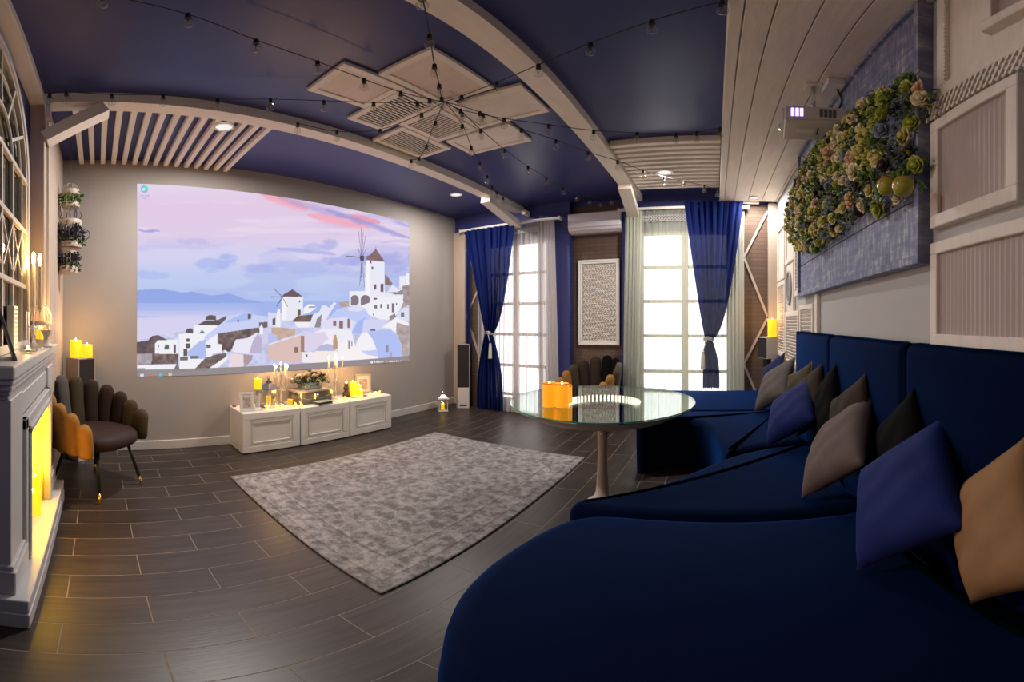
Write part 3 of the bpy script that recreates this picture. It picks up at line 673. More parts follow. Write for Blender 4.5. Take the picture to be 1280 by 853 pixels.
    rgba = np.concatenate([lin.reshape(-1, 3), np.ones((len(vs), 1))], 1); ca.data.foreach_set('color', rgba.ravel())
    me.materials.append(M['projection'])
    put('projected_picture', me, None, 'projected computer desktop of white cliff houses and windmills by the sea', 'projection')
build_screen()

# ================================================================ TV cabinets
def cabinet(y0, y1, label):
    t = thing('cabinet', label, 'cabinet', (-3.79, (y0+y1)/2, 0), 0, 'low white cabinets under the projection')
    L = (y1-y0)/2-.002
    b_ = MB().box(-.205, .175, -L, L, 0.005, .438, .004); b_.build('body', 'cabinet_white', t)
    d = MB(); x0, x1 = .177, .197
    d.box(x0, x1, -L+.004, L-.004, .012, .075, .003).box(x0, x1, -L+.004, L-.004, .365, .432, .003)
    d.box(x0, x1, -L+.004, -L+.075, .075, .365, .003).box(x0, x1, L-.075, L-.004, .075, .365, .003)
    do = d.build('door', 'cabinet_white', t)
    MB().box(x0, x1-.012, -L+.075, L-.075, .075, .365).build('door_panel', 'cabinet_white', do)
    mo = MB()
    for a, c_ in ((.079, .012), (.105, .006)):
        ya, yb, za, zb = -L+a+.004, L-a-.004, a+.006, .434-a
        for (p, q_) in (((ya, za), (yb, za)), ((ya, zb), (yb, zb)), ((ya, za), (ya, zb)), ((yb, za), (yb, zb))):
            mo.bar((x1-.008, p[0], p[1]), (x1-.008, q_[0], q_[1]), .014, .012, up=(1, 0, 0))
    mo.build('moulding', 'cabinet_white', do)
cabinet(1.393, 2.043, 'low white cabinet nearest the velvet armchair, left of three')
cabinet(2.045, 2.690, 'low white cabinet in the middle, under the grey box')
cabinet(2.692, 3.338, 'low white cabinet at the right end, toward the curtains')

# ================================================================ rug
MB().box(-.918, .918, -1.235, 1.235, 0.001, .014, .005).build('rug', 'rug_pattern', None, label='pale grey distressed oriental-pattern rug on the dark tiles', cat='rug', loc=(-2.138, 2.31, 0))

# ================================================================ candles helper
def pillar(r, h, label, loc, group=None, m='wax_yellow', lip=True, name='pillar_candle'):
    t = thing(name, label, 'candle', loc, 0, group)
    MB().lathe([(r*.98, 0), (r, .004), (r, h-.006), (r*.97, h), (r*.80, h), (r*.72, h-.012), (0, h-.014)], 24).build('wax_body', m, t, 'auto')
    MB().ball((0, 0, h+.006), .005, 8, 6, (1, 1, 2.4)).build('flame', 'flame', t, True)
    MB().tube([(0, 0, h-.014), (0, 0, h+.003)], .0012).build('wick', 'black_rubber', t)
    return t
def warm(loc, e, r=.03):
    l_ = bpy.data.lights.new('candle_light', 'POINT'); l_.energy = e; l_.color = (1.0, .52, .16); l_.shadow_soft_size = r
    o = bpy.data.objects.new('candle_light', l_); C.objects.link(o); o.location = loc; return o

ZT = .4385
# --- photo frames
def photo_frame(label, loc, rotz, w_, h_, tilt=R(12), fm='lantern_white', pm='photo_print', fw=.025, stand=True):
    t = thing('photo_frame', label, 'photo frame', loc, rotz)
    Tm = Matrix.Rotation(-tilt, 4, 'X')
    f = MB()
    f.box(-w_/2, w_/2, -.006, .006, 0, fw, .002, Tm).box(-w_/2, w_/2, -.006, .006, h_-fw, h_, .002, Tm)
    f.box(-w_/2, -w_/2+fw, -.006, .006, fw, h_-fw, .002, Tm).box(w_/2-fw, w_/2, -.006, .006, fw, h_-fw, .002, Tm)
    f.build('frame', fm, t)
    MB().box(-w_/2+fw, w_/2-fw, -.002, .004, fw, h_-fw, 0, Tm).build('mat_board', 'white_paint', t)
    k = .35
    MB().box(-w_/2*(1-k)*.8, w_/2*(1-k)*.8, -.0045, -.0025, h_*.22, h_*.74, 0, Tm).build('photograph', pm, t)
    MB().bar((0, .008+h_*.6*math.tan(tilt), h_*.62), (0, h_*.42, 0.004), .03, .004, up=(1, 0, 0)).build('easel_back', 'black_rubber', t)
    return t
# frame front faces -Y in local; rotate so it faces the room (+X, slightly toward the lens)
photo_frame('white photo frame leaning at the left cabinet end beside the candlestick', (-3.66, 1.47, ZT), R(84), .15, .20)
photo_frame('beige photo frame behind the yellow candles on the right cabinet', (-3.88, 3.12, ZT), R(60), .20, .25, fm='case_top')
# --- candlestick with pillar
t = thing('candlestick', 'white turned candlestick beside the grey-roofed lantern', 'candlestick', (-3.70, 1.60, ZT))
MB().lathe([(.055, 0), (.055, .008), (.04, .016), (.022, .03), (.028, .05), (.02, .07), (.024, .1), (.028, .15), (.02, .19), (.03, .2), (.045, .21), (.047, .222), (0, .222)], 20).build('stem', 'lantern_white', t, 'auto')
pillar(.04, .105, 'yellow glowing pillar candle on the white candlestick', (-3.70, 1.60, ZT+.2235))
# --- lantern
def lantern(label, loc, rotz, s, roof_m, body_m, candle_label):
    t = thing('lantern', label, 'lantern', loc, rotz)
    b_ = MB().box(-.085*s, .085*s, -.085*s, .085*s, 0, .018*s, .003).box(-.075*s, .075*s, -.075*s, .075*s, .018*s, .03*s, .002); b_.build('base', body_m, t)
    for sx in (-1, 1):
        for sy in (-1, 1): MB().box(sx*.065*s, sx*.078*s, sy*.065*s, sy*.078*s, .03*s, .215*s, .001).build('corner_post', body_m, t)
    g = MB()
    for sx in (-1, 1): g.box(sx*.0715*s, sx*.0725*s, -.065*s, .065*s, .03*s, .215*s).box(-.065*s, .065*s, sx*.0715*s, sx*.0725*s, .03*s, .215*s)
    g.build('glazing', 'clear_glass', t)
    MB().box(-.085*s, .085*s, -.085*s, .085*s, .215*s, .228*s, .002).build('top_rail', body_m, t)
    r_ = MB(); ring = [(.1, .228), (.085, .25), (.045, .285), (.028, .30), (.028, .32)]
    vs = []; fs = []
    for (a, z) in ring: vs += [(-a*s, -a*s, z*s), (a*s, -a*s, z*s), (a*s, a*s, z*s), (-a*s, a*s, z*s)]
    for i in range(len(ring)-1):
        for k in range(4): fs.append((i*4+k, i*4+(k+1) % 4, (i+1)*4+(k+1) % 4, (i+1)*4+k))
    fs += [(3, 2, 1, 0), (16, 17, 18, 19)]
    r_.add(vs, fs); r_.build('roof', roof_m, t)
    MB().lathe([(.02*s, .32*s), (.034*s, .328*s), (.012*s, .338*s), (.018*s, .35*s), (0, .362*s)], 12).build('finial', roof_m, t, True)
    MB().tube([(.02*s*math.cos(a), 0, .372*s+.02*s*math.sin(a)) for a in np.linspace(0, 2*math.pi, 14)[:-1]], .003*s, 5, True).build('ring', roof_m, t)
    MB().box(.079*s, .084*s, -.006*s, .006*s, .11*s, .135*s, .001).build('latch', 'black_metal', t)
    ca = pillar(.032*s, .105*s, candle_label, (loc[0], loc[1], loc[2]+.0305*s), m='wax_yellow' if s < 1.01 else 'wax_yellow')
    return t
lantern('white lantern with a grey tin roof on the left cabinet', (-3.80, 1.77, ZT), R(20), .86, 'grey_tin', 'lantern_white', 'yellow candle glowing inside the grey-roofed lantern')
lantern('white metal lantern standing on the floor before the floor speaker', (-3.76, 4.53, 0.001), R(50), .86, 'silver', 'lantern_white', 'amber candle glowing inside the floor lantern')
# --- candelabra
def candelabrum(label, loc, rotz, h, arms, n_label, group, spread=.085):
    t = thing('candelabrum', label, 'candelabrum', loc, rotz)
    MB().lathe([(.062, 0), (.062, .006), (.03, .02), (.012, .035), (.009, .06), (.014, .075), (.007, .09), (.007, h*.55), (.014, h*.58), (.006, h*.6), (.006, h), (.018, h+.006), (.018, h+.01), (0, h+.01)], 14).build('stem', 'silver', t, 'auto')
    cups = [(0, 0, h+.01)]
    for i in range(arms):
        a = 2*math.pi*i/arms+.3
        c_, s_ = math.cos(a)*spread, math.sin(a)*spread
        zt = h*.92
        pts = [(0, 0, h*.58), (c_*.35, s_*.35, h*.50), (c_*.8, s_*.8, h*.55), (c_, s_, h*.72), (c_, s_, zt)]
        ar = MB().tube([tuple(p) for p in smooth_line(pts, 4)], .0035, 6).build('arm', 'silver', t, True)
        MB().lathe([(0, zt), (.02, zt+.004), (.02, zt+.008), (.009, zt+.01), (0, zt+.01)], 12, (c_, s_, 0)).build('cup', 'silver', ar, 'auto')
        cups.append((c_, s_, zt+.01))
    Rz = Matrix.Rotation(rotz, 3, 'Z')
    first = None
    pos = [Rz @ Vector(c_) for c_ in cups]
    order = sorted(range(len(cups)), key=lambda k: math.atan2(loc[0]+pos[k].x, loc[1]+pos[k].y))
    names = {5: ['leftmost', 'second from left', 'third from left', 'fourth from left', 'rightmost'], 3: ['leftmost', 'middle', 'rightmost']}[len(cups)]
    tail = n_label
    for i, c_ in enumerate(cups):
        n_label = names[order.index(i)]+' '+tail
        p = Rz @ Vector(c_)
        if first is None:
            first = thing('taper_candle', n_label, 'candle', (loc[0]+p.x, loc[1]+p.y, loc[2]+c_[2]), 0, group)
            MB().lathe([(.008, 0), (.0075, .10), (.006, .106), (0, .106)], 10).build('wax_body', 'wax_ivory', first, 'auto')
            MB().ball((0, 0, .122), .0075, 8, 6, (1, 1, 2.2)).build('flame', 'flame', first, True)
        else:
            tree_copy(first, n_label, (loc[0]+p.x, loc[1]+p.y, loc[2]+c_[2]), 0, group)
    return t
candelabrum('silver candelabrum with lit candles between the lantern and the grey box', (-3.83, 1.93, ZT), .2, .33, 4, 'ivory taper candle burning on the candelabrum left of the grey box', 'tapers on the left candelabrum')
candelabrum('tall silver candelabrum with lit candles right of the grey box', (-3.84, 2.66, ZT), .5, .39, 4, 'ivory taper candle burning on the candelabrum right of the grey box', 'tapers on the right candelabrum')
warm((-3.84, 1.93, ZT+.56), 4.5); warm((-3.84, 2.66, ZT+.60), 5.5)
# tealight
t = thing('tealight_holder', 'small amber glass tealight holder before the grey box', 'tealight', (-3.80, 2.03, ZT))
MB().lathe([(.022, 0), (.028, .01), (.03, .055), (.027, .055), (.02, .012), (0, .01)], 16).build('glass_cup', 'wax_amber', t, 'auto')
MB().ball((0, 0, .035), .008, 8, 6, (1, 1, 1.8)).build('flame', 'flame', t, True)
# --- grey box
t = thing('storage_box', 'dark grey box with pale lid carrying the flower crate', 'box', (-3.815, 2.30, ZT), R(2))
MB().box(-.10, .115, -.235, .215, .0, .135, .006).build('box_body', 'case_grey', t)
MB().box(-.115, .125, -.245, .225, .135, .158, .004).build('lid', 'case_top', t)
MB().box(.116, .121, -.03, .03, .075, .105, .002).build('clasp', 'silver', t)
# --- sage crate with flowers
t = thing('flower_crate', 'sage green wooden crate of cream roses on the dark grey box', 'flower crate', (-3.82, 2.29, ZT+.159), R(3))
for z in (.003, .04):
    for sx in (-1, 1): MB().box(sx*.075-.006, sx*.075+.006, -.115, .115, z, z+.03, .003).build('slat', 'sage_paint', t)
    for sy in (-1, 1): MB().box(-.069, .069, sy*.109-.006, sy*.109+.006, z, z+.03, .003).build('slat', 'sage_paint', t)
MB().box(-.069, .069, -.103, .103, .0, .012).build('bottom', 'sage_paint', t)
def rose_mesh(r=1.0, name='rose'):
    m_ = MB()
    rs = random.Random(5)
    m_.ball((0, 0, .25), .42, 8, 5)
    for ring, (n, rad, tilt, sz) in enumerate(((3, .28, .35, .42), (5, .5, .75, .5), (6, .72, 1.15, .55))):
        for k in range(n):
            a = 2*math.pi*k/n+ring*.5
            T = Matrix.Rotation(a, 4, 'Z') @ Matrix.Translation((rad*.7, 0, .25-.16*ring)) @ Matrix.Rotation(tilt, 4, 'Y')
            m_.ball((0, 0, .1), sz, 7, 4, (.18, 1, .85), T)
    me = m_.mesh(name, True); return me
ROSE = {}
base_rose = rose_mesh()
def rose(mname):
    if mname not in ROSE:
        me = base_rose.copy(); me.materials.append(M[mname]); ROSE[mname] = me
    return ROSE[mname]
def leaves_mb(rs, n, region, ls=.03, seed=0):
    m_ = MB()
    for i in range(n):
        p = region(rs)
        T = Matrix.Translation(p) @ Matrix.Rotation(rs.uniform(0, 6.28), 4, 'Z') @ Matrix.Rotation(rs.uniform(-1.2, 1.2), 4, 'X') @ Matrix.Rotation(rs.uniform(-1, 1), 4, 'Y')
        L = ls*rs.uniform(.6, 1.3)
        vs = [(0, 0, 0), (L*.5, L*.28, L*.08), (L, 0, 0), (L*.5, -L*.28, L*.08), (L*.5, 0, -L*.03)]
        m_.add(vs, [(0, 4, 1), (1, 4, 2), (2, 4, 3), (3, 4, 0)], T)
    return m_
rs = random.Random(11)
for i in range(26):
    a = rs.uniform(0, 6.28); rr = rs.uniform(0, 1)**.5; px, py = .10*rr*math.cos(a), .22*rr*math.sin(a)
    z = .10+.08*(1-rr*rr)+rs.uniform(-.01, .02)
    mname = 'rose_white' if py < -.06 else rs.choice(['rose_white', 'rose_rust', 'rose_rust', 'rose_white', 'leaf_dark'])
    s_ = rs.uniform(.038, .056) if mname == 'rose_white' else rs.uniform(.022, .032)
    o = put('rose', rose(mname), t, loc=(px, py, z), rot=(px*4+rs.uniform(-.3, .3)-py*3, px*6, rs.uniform(0, 6)))
    o.scale = (s_,)*3
leaves_mb(rs, 240, lambda r_: Vector((r_.uniform(-.10, .10), r_.uniform(-.22, .22), r_.uniform(.05, .15))), .04).build('foliage', 'leaf_dark', t, kind='stuff')
# flat green book
t = thing('book', 'sage green book lying before the dark grey box', 'book', (-3.655, 2.36, ZT), R(6))
MB().box(-.045, .06, -.10, .10, .0, .006, .001).box(-.045, .06, -.10, .10, .026, .032, .001).box(-.05, -.045, -.10, .10, 0, .032, .001).build('cover', 'sage_paint', t)
MB().box(-.044, .054, -.096, .096, .006, .026).build('pages', 'black_rubber', t)
# pine figure
t = thing('pinecone_figure', 'small dark pinecone tree figure with a lit tip', 'figurine', (-3.80, 2.79, ZT))
MB().lathe([(.035, 0), (.043, .02), (.047, .045), (.034, .07), (.022, .085), (.034, .10), (.034, .125), (.02, .14), (.028, .15), (.026, .17), (.012, .178), (0, .178)], 16).build('body', 'bark', t, 'auto')
MB().ball((0, 0, .186), .008, 8, 6, (1, 1, 1.5)).build('lit_tip', 'flame', t, True)
# yellow candles on tray
t = thing('candle_tray', 'small dark tray under the yellow candles on the right cabinet', 'tray', (-3.77, 2.93, ZT))
MB().box(-.055, .07, -.10, .10, .0, .01, .003).build('tray', 'case_grey', t)
pillar(.043, .175, 'tallest yellow pillar candle on the small tray, at its left', (-3.79, 2.885, ZT+.0105))
pillar(.036, .125, 'mid-height yellow pillar candle on the small tray, at its right', (-3.80, 2.975, ZT+.0105))
pillar(.033, .078, 'shortest yellow pillar candle at the front of the small tray', (-3.725, 2.945, ZT+.0105))
warm((-3.70, 2.93, ZT+.26), .8)
t = MB().lathe([(.02, 0), (.024, .006), (.022, .014), (.01, .02), (0, .02)], 12).build('wax_disc', 'red_wax', None, 'auto', label='small red disc at the left rear edge of the cabinets', cat='ornament', loc=(-3.93, 1.43, ZT))
# star garland
g = thing('star_garland', 'string of glowing yellow star lights across the cabinets and grey box', 'fairy lights', (-3.7, 2.3, ZT))
stars = [(-3.68, 1.70, .018), (-3.66, 1.80, .016), (-3.645, 1.86, .018), (-3.66, 2.02, .018), (-3.64, 2.08, .018), (-3.68, 2.10, .10), (-3.67, 2.27, .075), (-3.68, 2.49, .11), (-3.66, 2.60, .018), (-3.65, 2.67, .02), (-3.66, 2.82, .018), (-3.65, 2.89, .018), (-3.67, 3.05, .018), (-3.69, 3.15, .02), (-3.70, 3.22, .02)]
def star_mesh():
    pts = []
    for i in range(10):
        a = math.pi*i/5+math.pi/2; r_ = .036 if i % 2 == 0 else .015; pts.append((r_*math.cos(a), r_*math.sin(a)))
    vs = [(0, 0, .008), (0, 0, -.008)]+[(x_, y_, 0) for x_, y_ in pts]
    fs = []
    for i in range(10): fs += [(0, 2+i, 2+(i+1) % 10), (1, 2+(i+1) % 10, 2+i)]
    me = MB().add(vs, fs).mesh('star'); me.materials.append(M['star_glow']); return me
sme = star_mesh()
for i, (x_, y_, z_) in enumerate(stars):
    o = put('star', sme, g, loc=(x_+3.7, y_-2.3, z_+.012), rot=(R(90 if z_ > .05 else 50), 0, R(90+i*13)))
wl = []
for (a, b_) in zip(stars[:-1], stars[1:]):
    for k in range(5):
        t_ = k/5; wl.append((a[0]+3.7+(b_[0]-a[0])*t_, a[1]-2.3+(b_[1]-a[1])*t_, max(.004, a[2]+(b_[2]-a[2])*t_-.03*math.sin(math.pi*t_)*(1 if max(a[2], b_[2]) > .05 else 0))))
MB().tube(wl, .0012, 4).build('wire', 'silver', g)
warm((-3.62, 2.1, ZT+.12), .35); warm((-3.60, 2.75, ZT+.12), .35)

# ================================================================ speakers
def tower(label, loc, rotz, h=1.01, w_=.19, d_=.22):
    t = thing('floor_speaker', label, 'speaker', loc, rotz)           # front faces -Y
    MB().box(-w_/2, w_/2, -d_/2+.012, d_/2, .0, h, .004).build('cabinet', 'speaker_body', t)
    MB().box(-w_/2+.006, w_/2-.006, -d_/2, -d_/2+.012, h*.33, h-.01, .003).build('grille', 'speaker_grille', t)
    lp = MB().box(-w_/2, w_/2, -d_/2-.002, -d_/2+.012, .0, h*.325, .003).build('lower_panel', 'speaker_white', t)
    MB().box(-.055, .055, -d_/2-.004, -d_/2-.001, .035, .06, .001).build('port', 'black_rubber', lp)
    for sx in (-1, 1): MB().box(sx*w_/2-.008, sx*w_/2+.008, -d_/2-.006, -d_/2+.01, 0, h, .002).build('side_trim', 'speaker_body', t)
    return t
tower('tall dark-grilled floor speaker behind the armchair, in the screen corner', (-3.78, -0.165, 0), R(128))
tower('tall floor speaker with pale lower panel beside the left curtain', (-3.70, 4.96, 0), R(38))
pillar(.058, .165, 'taller yellow candle on the speaker behind the armchair', (-3.80, -.205, 1.011))
pillar(.052, .125, 'shorter yellow candle on the speaker behind the armchair', (-3.765, -.095, 1.011))
warm((-3.66, -.14, 1.33), 1.1)

# ================================================================ velvet chairs
def petal_mesh(wd, h, th):
    nu, nv = 8, 12; vs = []; fs = []
    zs = [h*t for t in (0, .25, .5, .7, .82)]
    rT = wd/2
    prof = [(0.0, .9), (.03, 1.0)]
    rows = []
    for z in (0, .02, h*.3, h*.55, h-rT): rows.append((z, 1.0 if z > 0 else .8))
    for k in range(1, 6):
        a = math.pi/2*k/6; rows.append((h-rT+rT*math.sin(a), math.cos(a)))
    rows.append((h, .05))
    for z, s_ in rows:
        for k in range(12):
            a = 2*math.pi*k/12; vs.append((wd/2*.985*s_*math.cos(a)*(1 if True else 1), th/2*math.sin(a)*(.35+.65*s_)*(1 if s_ > .06 else .2), z))
    n = len(rows)
    for i in range(n-1):
        for k in range(12): fs.append((i*12+k, i*12+(k+1) % 12, (i+1)*12+(k+1) % 12, (i+1)*12+k))
    fs.append(tuple(range(12))[::-1]); fs.append(tuple((n-1)*12+k for k in range(12)))
    return MB().add(vs, fs)
def shell_chair(label, loc, rotz, cols, s=1.0):
    t = thing('shell_armchair', label, 'chair', loc, rotz)      # front faces +Y
    vs = []; fs = []; n = 32
    prof = [(.0, .40), (.86, .395), (.97, .41), (1.0, .44), (.98, .475), (.90, .50), (.6, .512), (0, .515)]
    for r_, z in prof:
        for k in range(n):
            a = 2*math.pi*k/n; c_, s_ = math.cos(a), math.sin(a); e = 2/2.6
            vs.append((.285*r_*abs(c_)**e*(1 if c_ >= 0 else -1), .03+.285*r_*abs(s_)**e*(1 if s_ >= 0 else -1), z))
    for i in range(len(prof)-1):
        for k in range(n): fs.append((i*n+k, i*n+(k+1) % n, (i+1)*n+(k+1) % n, (i+1)*n+k))
    MB().add(vs, fs).build('seat', 'velvet_seat', t, True)
    N = len(cols)
    sv = []; sf = []; K = 24
    for k in range(K+1):
        a = R(-128)+R(256)*k/K
        x_ = .325*math.sin(a); y_ = -.325*math.cos(a)
        if abs(a) > R(90): y_ = (abs(a)-R(90))*.30; x_ = .325*(1 if a > 0 else -1)
        zt_ = .60 if abs(a) < R(80) else .56
        nx__, ny__ = math.sin(max(-R(90), min(R(90), a))), -math.cos(max(-R(90), min(R(90), a)))
        for rr, z in ((-.012, .38), (.010, .38), (.024, zt_), (.002, zt_)): sv.append((x_+nx__*rr, y_+ny__*rr, z))
    for k in range(K):
        for q_ in range(4): sf.append((k*4+q_, k*4+(q_+1) % 4, k*4+4+(q_+1) % 4, k*4+4+q_))
    sf += [(0, 1, 2, 3), (K*4+3, K*4+2, K*4+1, K*4)]
    MB().add(sv, sf).build('shell', 'velvet_brown', t, 'auto')
    for i, cm in enumerate(cols):
        u = -1+2*i/(N-1); a = u*R(128)
        rad_x, rad_y = .315, .315
        x_ = rad_x*math.sin(a); y_ = -rad_y*math.cos(a)
        if abs(a) > R(90): y_ = rad_y*.0+(abs(a)-R(90))*.42*.72; x_ = rad_x*(1 if a > 0 else -1)
        h = .52-.27*abs(u)**1.5
        ang = a if abs(a) < R(90) else (R(90) if a > 0 else -R(90))
        o = petal_mesh(1.40/N*1.26, h, .095).build('petal', cm, t, True, loc=(x_, y_, .385), rot=(0, 0, ang))
        o.rotation_euler = (Matrix.Rotation(ang, 4, 'Z') @ Matrix.Rotation(R(9*(1-abs(u)*.4)), 4, 'X')).to_euler()
    for sx in (-1, 1):
        for sy in (-1, 1):
            top = Vector((sx*.17, .02+sy*.16, .40)); bot = Vector((sx*.25, .02+sy*.25, 0.0)); m_ = top.lerp(bot, .80)
            lg = MB().tube([top, m_], [.016, .012], 10).build('leg', 'black_metal', t, True)
            MB().tube([m_, bot], [.0122, .010], 10).build('ferrule', 'brass', lg, True)
    return t
G_, B_, T_v, K_ = 'velvet_gold', 'velvet_brown', 'velvet_grey', 'velvet_black'
O_ = 'velvet_olive'
colsA = [G_, G_, G_, T_v, K_, T_v, O_, B_, O_, G_, G_]
shell_chair('fan-backed velvet armchair in gold and brown beside the fireplace', (-3.065, -0.015, 0), R(-42), [O_, O_, B_, B_, B_, O_, T_v, K_, T_v, G_, G_, G_, G_])
shell_chair('fan-backed velvet armchair in the niche behind the glass table', (-1.57, 4.78, 0), R(162), [G_, G_, O_, T_v, K_, K_, B_, B_, O_, G_, G_])

# ================================================================ glass table
tx, ty = -0.784, 2.656
TZ = .80
t = thing('pedestal_table', 'round glass-topped pedestal table with a glowing light ring', 'table', (tx, ty, 0))
MB().lathe([(.105, .0), (.105, .006), (.09, .016), (.06, .04), (.046, .09), (.036, .25), (.032, .42), (.038, .60), (.055, .67), (.0, .67)], 40).build('pedestal', 'table_white', t, 'auto')
MB().lathe([(.05, .645), (.32, .660), (.50, .705), (.61, .758), (.625, .775), (.612, .782), (.285, .782), (.28, .72), (0, .72)], 72).build('underbowl', 'table_white', t, 'auto')
MB().lathe([(.272, .7835), (.272, .7865), (.648, .7865), (.648, .7835), (.272, .7835)], 72).build('mirror_plate', 'mirror', t)
MB().lathe([(0, .7875), (.648, .7875), (.648, .7955), (0, .7955)], 72).build('glass_disc', 'glass_top', t, 'auto')
MB().lathe([(.6485, .7875), (.6505, .7915), (.6485, .7955)], 72, cap=False).build('glass_edge', 'glass_edge', t)
ringo = MB().lathe([(.270, .7835), (.270, .730), (.266, .728)], 60, cap=False).build('light_ring', 'chrome', t)
MB().lathe([(0, .7285), (.267, .7285)], 60).build('well_mirror', 'mirror', ringo)
me = MB().box(-.006, .006, .263, .268, .732, .783).mesh('light_segment'); me.materials.append(M['led_white'])
for k in range(56): put('light_segment', me, ringo, rot=(0, 0, 2*math.pi*k/56))
def lip_candle(r, h, label, loc):
    t = thing('pillar_candle', label, 'candle', loc)
    MB().lathe([(r*.99, 0), (r, .004), (r, h-.01)], 28).build('wax_body', 'wax_amber', t, 'auto')
    MB().lathe([(r, h-.01), (r*1.01, h-.003), (r*.97, h), (r*.86, h-.004), (r*.80, h-.02), (0, h-.024)], 28).build('wax_rim', 'wax_amber_lip', t, 'auto')
    MB().ball((0, 0, h-.004), .005, 8, 6, (1, 1, 2.6)).build('flame', 'flame', t, True)
p = [on_z(687, 508, TZ), on_z(703.5, 508.5, TZ), on_z(707, 504, TZ)]
lip_candle(.042, .160, 'left of the two tall amber candles on the glass table', (-1.047, 2.330, TZ-.004))
lip_candle(.044, .158, 'right of the two tall amber candles on the glass table', (-0.965, 2.352, TZ-.004))
lip_candle(.034, .125, 'short amber candle behind the two tall ones on the glass table', (-0.984, 2.488, TZ-.004))
warm((-0.955, 2.312, TZ+.22), .25)

# ================================================================ sofa modules
def module(label, outline, z0, z1, rad, name='sofa_module', back=None, closed_k=5):
    t = thing(name, label, 'sofa', (0, 0, 0), 0, None)
    cx_ = sum(p[0] for p in outline)/len(outline); cy_ = sum(p[1] for p in outline)/len(outline)
    t.location = (cx_, cy_, 0)
    pts = [(p.x, p.y) for p in smooth_line([(*p, 0) for p in outline], closed_k, True)] if closed_k > 1 else list(outline)
    n = len(pts)
    area = sum(pts[i][0]*pts[(i+1) % n][1]-pts[(i+1) % n][0]*pts[i][1] for i in range(n))
    if area < 0: pts = pts[::-1]
    def inset(d):
        out = []
        for i in range(n):
            p0, p1, p2 = Vector(pts[i-1]), Vector(pts[i]), Vector(pts[(i+1) % n])
            e = (p2-p0).normalized(); nn = Vector((-e.y, e.x)); out.append((p1.x+nn.x*d-cx_, p1.y+nn.y*d-cy_))
        return out
    rings = [(0.0, z0), (-.004, z0+.12), (-.006, z0+.25)]
    for k in range(6):
        a = math.pi/2*k/5; rings.append((rad*(1-math.cos(a))-.006*(1-k/5), z1-rad+rad*math.sin(a)))
    vs = []; fs = []
    for d, z in rings: vs += [(x_, y_, z) for x_, y_ in inset(d)]
    for i in range(len(rings)-1):
        for k in range(n): fs.append((i*n+k, i*n+(k+1) % n, (i+1)*n+(k+1) % n, (i+1)*n+k))
    fs.append(tuple((len(rings)-1)*n+k for k in range(n))); fs.append(tuple(range(n))[::-1])
    seat = MB().add(vs, fs).build('seat', 'sofa_blue', t, 'auto')
    if back:
        y0, y1, x0 = back
        def rbox(x0, x1, y0, y1, z0, z1, r_):
            m_ = MB(); m_.box(x0-cx_, x1-cx_, y0-cy_, y1-cy_, z0, z1)
            me = m_.mesh('backrest'); bm = bmesh.new(); bm.from_mesh(me)
            bmesh.ops.bevel(bm, geom=bm.edges[:], offset=r_, segments=5, profile=.6, affect='EDGES'); bm.to_mesh(me); bm.free()
            me.polygons.foreach_set('use_smooth', [True]*len(me.polygons)); me.materials.append(M['sofa_blue']); return me
        put('backrest', rbox(x0, XR-.012, y0, y1, .30, 1.268, .055), t)
    return t
SZ = .48
BX = .73
module('nearest dark blue velvet sofa module with a rounded front', [(.30, -.42), (-.15, -.42), (-.30, -.30), (-.36, -.05), (-.37, .22), (-.40, .45), (-.50, .60), (-.60, .75), (-.665, .90), (-.69, 1.06), (-.68, 1.24), (-.645, 1.40), (-.575, 1.53), (-.45, 1.60), (-.20, 1.612), (.30, 1.60), (.55, 1.595), (.66, 1.58), (.66, 1.2), (.66, .4), (.66, -.2), (.65, -.40)], 0, SZ, .07, back=(.36, 1.415, BX))
module('second dark blue velvet sofa module whose edge slants back to the corner', [(-.625, 1.64), (-.632, 1.72), (-.56, 1.79), (-.47, 1.845), (-.268, 2.04), (-.067, 2.31), (.03, 2.43), (.15, 2.54), (.35, 2.65), (.55, 2.69), (.66, 2.69), (.66, 2.3), (.66, 1.9), (.65, 1.635), (.3, 1.625), (-.2, 1.63), (-.5, 1.625)], 0, SZ, .07, back=(1.42, 2.47, BX))
module('corner sofa module curving round the glass table', [(.10, 2.56), (.06, 2.62), (.035, 2.80), (.0, 3.04), (-.05, 3.22), (-.13, 3.37), (-.24, 3.46), (-.35, 3.48), (-.46, 3.42), (-.54, 3.33), (-.60, 3.27), (-.66, 3.30), (-.68, 3.40), (-.69, 3.70), (-.66, 3.81), (-.4, 3.825), (0, 3.825), (.4, 3.825), (.64, 3.82), (.66, 3.7), (.66, 3.2), (.66, 2.74), (.5, 2.72), (.3, 2.68)], 0, SZ, .06, back=(2.475, 3.53, BX))
module('far flat sofa module under the right-hand curtain', [(-.69, 3.84), (.66, 3.84), (.66, 4.985), (-.69, 4.985)], 0, SZ+.0, .04, closed_k=1)
b_ = MB().box(0, .0, 0, 0, 0, 0)

